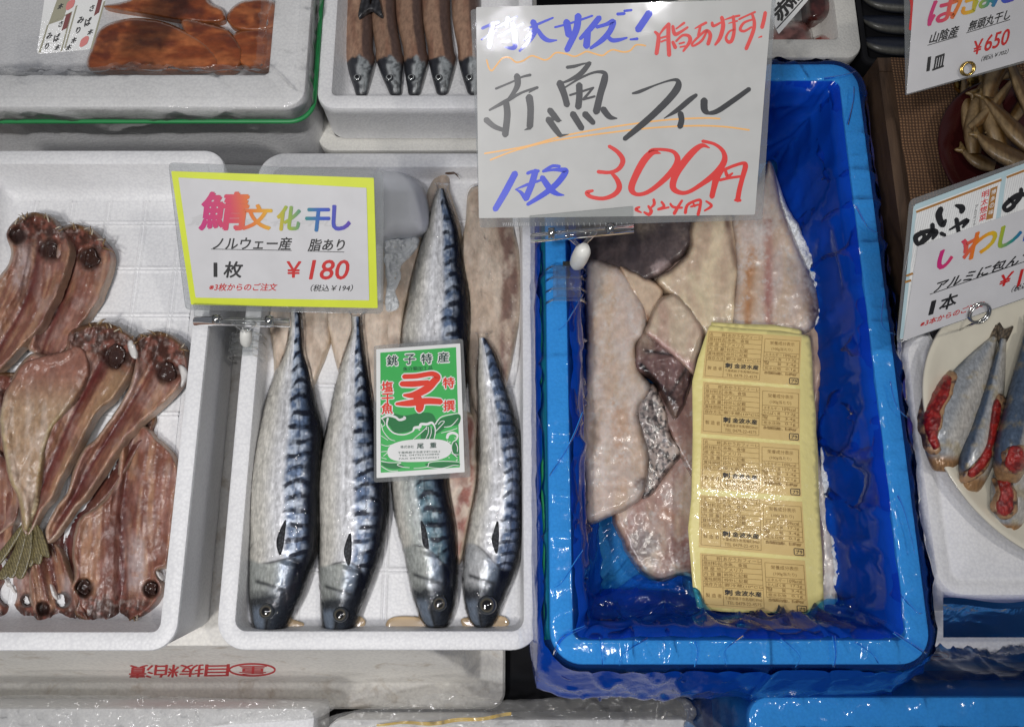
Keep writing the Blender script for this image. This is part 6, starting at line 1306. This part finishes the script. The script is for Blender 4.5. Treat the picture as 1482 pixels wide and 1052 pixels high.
sl_ = ['leftmost saury in the row, below the dark tail fin', 'second saury from the left in the row', 'middle saury of the five in the row', 'fourth saury from the left in the row', 'saury partly hidden behind the large handwritten sign']
FS = ZS - 0.029
for i, ((a0, b0), (a1, b1), (a2, b2), vt) in enumerate(sx):
    r = thing('saury', sl_[i], 'fish', P((a0 + b0) / 2, 60, FS), 'saury laid in a row in the far box')
    rows = [(a0 + 3, -160, b0 + 2, -160, .012), (a0, -60, b0, -60, .014), (a0, 20, b0, 20, .015), (a1, 70, b1 - 3, 70, .016), (a1 + 1, 86, b1, 86, .016), ((a1 * .6 + a2 * .4), 108, (b1 * .6 + b2 * .4), 108, .014), ((a1 * .22 + a2 * .78), 126, (b1 * .22 + b2 * .78), 126, .010), (a2, vt - 2, b2, vt - 2, .006), (a2 + 4, vt + 1, b2 - 4, vt + 1, .002)]
    b = loft('body', rows, FS, M['dry_skin'], r, saury_col(i + 3, 84, vt), 200, 30, 0.8); tz = top_of([b.name])
    eu = a2 * 0.55 + a1 * 0.25 + b1 * 0.2 + 0.5; ev = 113
    fish_eye(eu, ev, float(tz(eu, ev)[0]), 5.5, r, (0.34, 0.36, 0.36))
r = thing('saury', 'dark tail fin of a saury lying across the top of the row', 'fish', P(535, 5, ZS - 0.01))
def finc(u, v, d): return mix(np.tile(np.array((0.012, 0.012, 0.014)), (len(u), 1)), (0.045, 0.045, 0.05), sm(np.sin(u * 0.9 + v * 0.2), 0, 1))
slab('tail_fin', [(526, -8), (534, -8), (536, 8), (541, -8), (548, -4), (552, 14), (554, 24), (546, 20), (538, 14), (530, 18), (519, 26), (520, 12)], ZS - 0.010, 0.002, M['dry_skin'], r, finc, 3, 3)
loft('body', [(500, -70, 530, -70, .012), (510, -40, 542, -40, .012), (522, -14, 544, -14, .008), (526, -4, 543, -4, .004)], ZS - 0.012, M['dry_skin'], r, lambda U, V, Sg, T: np.broadcast_to(np.array((0.04, 0.04, 0.045)), U.shape + (3,)), 40, 16)

# ------------------------------------------------------------------ red glazed fillets
def red_col(seed):
    def f(u, v, d):
        n = fbm(u / 46, v / 9, seed); c = mix(np.tile(np.array((0.24, 0.055, 0.016)), (len(u), 1)), (0.42, 0.13, 0.042), sm(n, 0.35, 0.7)); c = mix(c, (0.10, 0.02, 0.012), sm(fbm(u / 22, v / 16, seed + 2), 0.52, 0.75) * 0.7)
        return mix(c, (0.40, 0.16, 0.06), sm(d, 5, 1) * 0.5)
    return f
rf_ = [('reddish brown fillet with a pale blob at the back of the far left box', [(150, 10), (190, -2), (215, -40), (290, -40), (300, 0), (322, 14), (322, 32), (274, 32), (213, 22)], 0.0, 51),
       ('brown fillet tip at the back right of the far left box', [(328, 24), (350, 2), (396, 2), (398, 40), (345, 44)], 0.002, 52),
       ('dark brown fillet at the right wall of the far left box', [(340, 48), (372, 42), (402, 44), (402, 96), (360, 100), (334, 76)], 0.002, 53),
       ('middle brown fillet overlapped by the largest one in the far left box', [(262, 28), (300, 34), (330, 44), (350, 72), (344, 100), (310, 104), (276, 62)], 0.004, 54),
       ('largest red orange fillet in front in the far left box', [(128, 100), (136, 60), (150, 38), (186, 27), (230, 30), (266, 44), (300, 66), (316, 96), (266, 104), (190, 104)], 0.006, 55)]
for lab, poly, dz, seed in rf_:
    o = slab('glazed_fillet', poly, ZA - 0.056 + dz, 0.008, M['glaze_red'], None, red_col(seed), 2.4, 6, lambda u, v, d, s=seed: 0.004 * (fbm(u / 30, v / 12, s) - 0.5), 0.004)
    tag(o, lab, 'fish fillet', 'red glazed fillets in the far left box')
# dark red fish in the box behind the sign
for lab, poly, c0, seed in (('dark red fish at the top of the box behind the large sign', [(1168, -30), (1200, -32), (1206, 0), (1204, 20), (1186, 34), (1166, 26)], (0.14, 0.035, 0.03), 61), ('bright red rounded fish nearest the blue box, behind the large sign', [(1168, 62), (1190, 50), (1208, 60), (1212, 78), (1204, 92), (1180, 94), (1160, 84)], (0.42, 0.045, 0.025), 62), ('pale pink fish beside the dark red one behind the large sign', [(1120, 40), (1160, 30), (1176, 52), (1165, 84), (1128, 90), (1110, 70)], (0.34, 0.15, 0.13), 63)):
    o = slab('red_fish', poly, -0.048, 0.034, M['glaze_red'], None, lambda u, v, d, c=c0, s=seed: mix(np.tile(np.array(c), (len(u), 1)), np.array(c) * 0.4, sm(fbm(u / 12, v / 12, s), 0.45, 0.7)), 3, 16); tag(o, lab, 'fish')
# wrapped dark fish in the black tray
for k in range(4):
    v0 = -30 + 31 * k
    r = thing('packed_fish', ['wrapped dark silvery fish at the far end of the black tray', 'dark silvery fish second from the far end of the black tray', 'dark silvery fish third from the far end of the black tray', 'dark silvery fish nearest the wooden box in the black tray'][k], 'fish', P(1290, v0, -0.058), 'dark fish stacked in the black tray')
    loft('body', spine([(1246, v0 - 6), (1262, v0), (1285, v0 + 4), (1330, v0 + 6), (1400, v0 + 4)], [3, 10, 14, 14, 10], [.004, .014, .017, .017, .012]), -0.058, M['dry_skin'], r, lambda U, V, Sg, T: mix(np.broadcast_to(np.array((0.016, 0.02, 0.035)), U.shape + (3,)), (0.10, 0.10, 0.09), sm(T, 0.45, 0.65) * sm(T, 0.98, 0.8)), 80, 24)

# ------------------------------------------------------------------ dish of dried sandfish
r = thing('dish', 'dark red lacquer dish under the pile of dried sandfish', 'dish', P(1440, 250, 0.008))
t = np.linspace(0, 2 * math.pi, 72)[:-1]; c0 = P(1458, 232, 0.01)
def dish_profile(a, b, prof):
    V = []; n = len(t)
    for s_, z in prof: V += [(c0[0] + a * s_ * math.cos(x), c0[1] + b * s_ * math.sin(x), c0[2] + z) for x in t]
    Fc = [(i * n + k, i * n + (k + 1) % n, (i + 1) * n + (k + 1) % n, (i + 1) * n + k) for i in range(len(prof) - 1) for k in range(n)] + [list(range(n))[::-1], list(range((len(prof) - 1) * n, len(prof) * n))]
    return V, Fc
V, Fc = dish_profile(0.088, 0.092, [(0.6, 0), (0.7, 0.002), (0.97, 0.017), (1.0, 0.019), (0.97, 0.0195), (0.72, 0.006), (0.6, 0.005)]); obj('bowl', V, Fc, M['plate_red'], r)
def hata_col(seed):
    def f(U, V, Sg, T):
        c = mix(np.broadcast_to(np.array((0.10, 0.05, 0.012)), U.shape + (3,)), (0.22, 0.15, 0.075), sm(T + 0.1 * (fbm(U / 9, V / 9, seed) - 0.5), 0.32, 0.55)); c = mix(c, (0.10, 0.055, 0.02), sm(T, 0.2, 0.02) * 0.8); c = mix(c, (0.20, 0.12, 0.05), sm(T, 0.85, 1.0) * 0.7)
        return c * (0.7 + 0.6 * fbm(U / 3, V / 12, seed + 2))[..., None]
    return f
hf_ = [('slender dried sandfish standing by the brass ring', [(1395, 112), (1398, 140), (1402, 175), (1404, 200)], [3, 9, 11, 8], 0.032, 1), ('olive backed sandfish at the left side of the pile', [(1422, 118), (1416, 150), (1410, 190), (1410, 222)], [4, 13, 16, 10], 0.036, 2), ('broad pale sandfish in the middle of the pile', [(1436, 96), (1432, 135), (1440, 180), (1452, 215)], [6, 15, 18, 13], 0.044, 3),
       ('sandfish with its tail pointing up at the right of the pile', [(1476, 48), (1458, 84), (1438, 112), (1430, 140)], [5, 10, 13, 9], 0.058, 4), ('glossy sandfish lying diagonally at the right edge of the photo', [(1424, 140), (1446, 165), (1468, 190), (1492, 212)], [3, 10, 14, 14], 0.056, 5), ('sandfish at the front of the pile, belly towards the viewer', [(1416, 196), (1434, 212), (1462, 228), (1490, 240)], [4, 12, 15, 13], 0.060, 6), ('dark thin sandfish behind the diagonal one', [(1442, 60), (1462, 92), (1476, 128), (1490, 160)], [2, 6, 9, 9], 0.066, 7), ('short dried sandfish peeking out low at the front of the pile', [(1396, 218), (1408, 228), (1422, 236), (1440, 242)], [6, 10, 11, 8], 0.034, 8)]
hf_ += [('thin sandfish crossing low over the middle of the pile', [(1470, 110), (1448, 140), (1424, 168), (1404, 186)], [2, 7, 8, 6], 0.052, 9), ('thin sandfish hanging over the far rim of the dish', [(1412, 132), (1430, 118), (1452, 108), (1478, 104)], [2, 6, 8, 7], 0.046, 10),
        ('curled thin sandfish at the right of the pile under the diagonal one', [(1440, 190), (1462, 176), (1480, 152), (1492, 128)], [2, 7, 9, 8], 0.050, 11)]
for lab, pts, ws, z, seed in hf_:
    q = cr(np.c_[pts, ws], 4)
    r = thing('sandfish', lab, 'dried fish', P(*pts[1], z - 0.014), 'dried sandfish piled on the dark dish')
    loft('body', spine(q[:, :2], q[:, 2], 0.00085 * q[:, 2]), z - 0.014, M['dry_skin'], r, hata_col(seed), 70, 22)
    p0, p1 = np.array(pts[0], float), np.array(pts[1], float); dv = (p0 - p1) / np.linalg.norm(p0 - p1); nv = np.array([-dv[1], dv[0]])
    fp = [p0 - dv * 4 - nv * 2, p0 + dv * 12 - nv * 8, p0 + dv * 9, p0 + dv * 13 + nv * 7, p0 - dv * 4 + nv * 2]
    slab('tail_fin', fp, z - 0.012, 0.0018, M['dry_skin'], r, lambda u, v, d: mix(np.tile(np.array((0.20, 0.13, 0.05)), (len(u), 1)), (0.10, 0.06, 0.02), sm(np.sin(u * 1.7 + v), 0, 1)), 2.5, 3, skirt=0.001)

# ------------------------------------------------------------------ plate of stuffed sardines
cP = P(1512, 622, ZG + 0.002); r = thing('plate', 'large cream oval plate with stuffed sardines at the right edge', 'plate', cP)
ax_, bx_ = 0.152, 0.130; ang = math.radians(-58)
prof = [(0.55, 0.0), (0.62, 0.001), (0.95, 0.017), (0.985, 0.0195), (1.0, 0.0205), (0.985, 0.0215), (0.95, 0.0205), (0.90, 0.017), (0.70, 0.007), (0.5, 0.0055), (0.02, 0.005)]
V = []; n = 96; t = np.linspace(0, 2 * math.pi, n + 1)[:-1]
for s_, z in prof:
    x = ax_ * s_ * np.cos(t); y = bx_ * s_ * np.sin(t); V += list(zip(cP[0] + x * math.cos(ang) - y * math.sin(ang), cP[1] + x * math.sin(ang) + y * math.cos(ang), np.full(n, cP[2] + z)))
Fc = [(i * n + k, i * n + (k + 1) % n, (i + 1) * n + (k + 1) % n, (i + 1) * n + k) for i in range(len(prof) - 1) for k in range(n)] + [list(range(n))[::-1], list(range((len(prof) - 1) * n, len(prof) * n))]
obj('dish', V, Fc, M['plate'], r)
ZP = ZG + 0.008
def sard_col(seed, dark=0.7):
    def f(U, V, Sg, T):
        c = mix(np.broadcast_to(np.array((0.48, 0.46, 0.42)), U.shape + (3,)), (0.30, 0.32, 0.34), sm(T, 0.3, 0.6)); c = mix(c, (0.07, 0.10, 0.15), sm(T + 0.08 * (fbm(U / 7, V / 12, seed) - 0.5), dark, dark + 0.14))
        c = mix(c, (0.40, 0.30, 0.11), sm(fbm(U / 14, V / 14, seed + 2), 0.55, 0.75) * 0.45); c = mix(c, (0.30, 0.17, 0.08), sm(Sg, 0.86, 0.93))
        return c * (0.75 + 0.5 * fbm(U / 3.5, V / 3.5, seed + 4))[..., None]
    return f
GS = 'sardines stuffed with red roe on the cream plate'
sd_ = [('stuffed sardine at the left of the plate, long red roe along its open side', [(1440, 488), (1408, 545), (1385, 590), (1370, 632), (1367, 676)], [5, 28, 37, 36, 20], [.008, .017, .024, .026, .014], 0.0, [(1364, 543), (1378, 546), (1374, 572), (1365, 592), (1361, 616), (1357, 632), (1361, 645), (1351, 651), (1341, 634), (1335, 602), (1341, 577), (1349, 557)], 0.86, 1),
       ('narrow stuffed sardine between the left one and the large one', [(1452, 490), (1442, 550), (1429, 610), (1413, 665), (1405, 704)], [5, 13, 21, 26, 16], [.010, .016, .022, .024, .012], 0.004, [(1438, 582), (1450, 588), (1441, 640), (1428, 674), (1408, 692), (1399, 684), (1413, 668), (1429, 640)], 0.62, 2),
       ('largest stuffed sardine in front, grey scaly back, at the right edge of the photo', [(1492, 478), (1486, 540), (1477, 600), (1465, 655), (1458, 692)], [9, 20, 27, 29, 19], [.012, .020, .029, .032, .018], 0.012, [(1458, 652), (1470, 646), (1482, 652), (1486, 668), (1478, 681), (1464, 682), (1455, 672)], 0.26, 3),
       ('short stuffed sardine lowest on the plate, round red roe at its end', [(1478, 650), (1467, 690), (1463, 730), (1462, 764)], [20, 30, 30, 16], [.012, .018, .021, .010], 0.002, [(1443, 694), (1460, 690), (1467, 714), (1468, 738), (1452, 747), (1440, 733), (1446, 712)], 0.95, 4)]
for lab, pts, ws, hs_, dz, roe, dk, seed in sd_:
    r = thing('stuffed_sardine', lab, 'fish', P(*pts[3], ZP + dz), GS); e_ = np.array(pts[-1], float) - np.array(pts[-2]); e_ /= np.linalg.norm(e_); pts = pts + [tuple(np.array(pts[-1]) + e_ * 7)]; ws = ws + [ws[-1] * 0.5]; hs_ = hs_ + [hs_[-1] * 0.5]
    q = cr(np.c_[pts, ws, hs_], 4)
    b = loft('body', spine(q[:, :2], q[:, 2], q[:, 3])[:, [2, 3, 0, 1, 4]] if False else spine(q[:, :2], q[:, 2], q[:, 3]), ZP + dz, M['skin'], r, sard_col(seed, dk), 110, 34, 0.8, lambda U, V, Sg, T, s=seed: 0.0025 * (fbm(U / 9, V / 12, s) - 0.5) + 0.004 * (fbm(U / 7, V / 7, s + 3) - 0.5) * sm(Sg, 0.8, 0.9))
    tz = top_of([b.name])
    slab('flesh_edge', [((x - np.mean([p[0] for p in roe])) * 1.28 + np.mean([p[0] for p in roe]), (y - np.mean([p[1] for p in roe])) * 1.12 + np.mean([p[1] for p in roe])) for x, y in roe], lambda u, v: tz(u, v) - 0.001, 0.0022, M['flesh'], r, lambda u, v, d: mix(np.tile(np.array((0.36, 0.21, 0.11)), (len(u), 1)), (0.06, 0.035, 0.03), sm(fbm(u / 7, v / 7, 4), 0.45, 0.65)), 2.4, 4, skirt=0.003, jag=4)
    slab('roe', roe, lambda u, v: tz(u, v) - 0.0012, 0.0045, M['roe'], r, lambda u, v, d: mix(mix(np.tile(np.array((0.30, 0.011, 0.008)), (len(u), 1)), (0.14, 0.004, 0.004), sm(fbm(u / 8, v / 8, 19), 0.4, 0.65)), (0.50, 0.06, 0.04), 0.5 * sm(fbm(u / 2.4, v / 2.4, 20, 2), 0.6, 0.78)), 2, 6, lambda u, v, d: 0.0045 * (fbm(u / 6, v / 6, 9) - 0.45) + 0.0008 * (fbm(u / 2.5, v / 2.5, 10, 2) - 0.5), 0.003, jag=3.5, seed=int(roe[0][0]))
    p0 = np.array(pts[0], float); dv = p0 - np.array(pts[1]); dv /= np.linalg.norm(dv); nv = np.array([-dv[1], dv[0]])
    slab('tail_fin', [p0 - dv * 8 - nv * 4, p0 + dv * 22 - nv * 10, p0 + dv * 14, p0 + dv * 20 + nv * 12, p0 - dv * 8 + nv * 4], lambda u, v: ZP + dz + 0.004 + 0 * u, 0.002, M['dry_skin'], r, lambda u, v, d: mix(np.tile(np.array((0.045, 0.035, 0.025)), (len(u), 1)), (0.16, 0.12, 0.08), sm(np.sin(u * 1.5 + v * 0.4), 0, 1)), 2.5, 3, skirt=0.002)

# ------------------------------------------------------------------ red stamps on the upturned boxes
def on_wall(y_of):
    class Wl:
        def at(s, u, v, off=0.0):
            u = np.atleast_1d(np.asarray(u, float)); v = np.atleast_1d(np.asarray(v, float)); out = []
            for a, b in zip(u, v):
                r = ray(a, b); best = None
                for k in np.linspace(0.8, 1.3, 6001):
                    p = np.array([0, 0, HC]) + r * k
                    if p[2] < -0.05 and p[1] >= y_of(p[2]) if False else (p[2] < -0.04 and p[1] >= y_of(p[2])): best = p; break
                out.append((best if best is not None else np.array([0, 0, HC]) + r) + np.array([0, -off, off * 0.3]))
            return np.array(out)
    return Wl()
wallU = on_wall(lambda z: rcU[2] + np.interp(z, [-0.197, -0.052], [dU0, dU1]))
ms = MB()
lx = np.array([190, 236, 283, 330])
for k, ch in enumerate('漬粕抜目'):
    x0 = 188 + k * 36.5; x1 = x0 + 35
    put(ms, ch, (x1, 961.5 - 0.3 * k), (x0, 962 - 0.3 * k), (x1 - 2, 980 - 0.9 * k), wallU, 0.00025, 0.02)
for a0 in (0,):
    pts = [(365 + 33 * math.cos(a), 968.5 + 8.6 * math.sin(a)) for a in np.linspace(0, 2 * math.pi, 29)]; stroke(ms, wallU, pts, 2.4, 0.00025, 2, False)
put(ms, '重', (386, 963), (347, 963), (385, 975), wallU, 0.0003, 0.015)
obj('red_stamp', ms.V, ms.F, M['stamp_red'], ub, smooth=False)
rg_ = MB(); c0 = P(1352, 949, -0.12)
stroke(rg_, Lying(-0.1295), [(1354 + 19 * math.cos(a), 949 + 6 * math.sin(a)) for a in np.linspace(0, 2 * math.pi, 25)], 2.8, 0.0006, 2, False); stroke(rg_, Lying(-0.1295), [(1340, 950), (1365, 949)], 2.4, 0.0007)
obj('red_stamp', rg_.V, rg_.F, M['stamp_red'], sb, smooth=False)
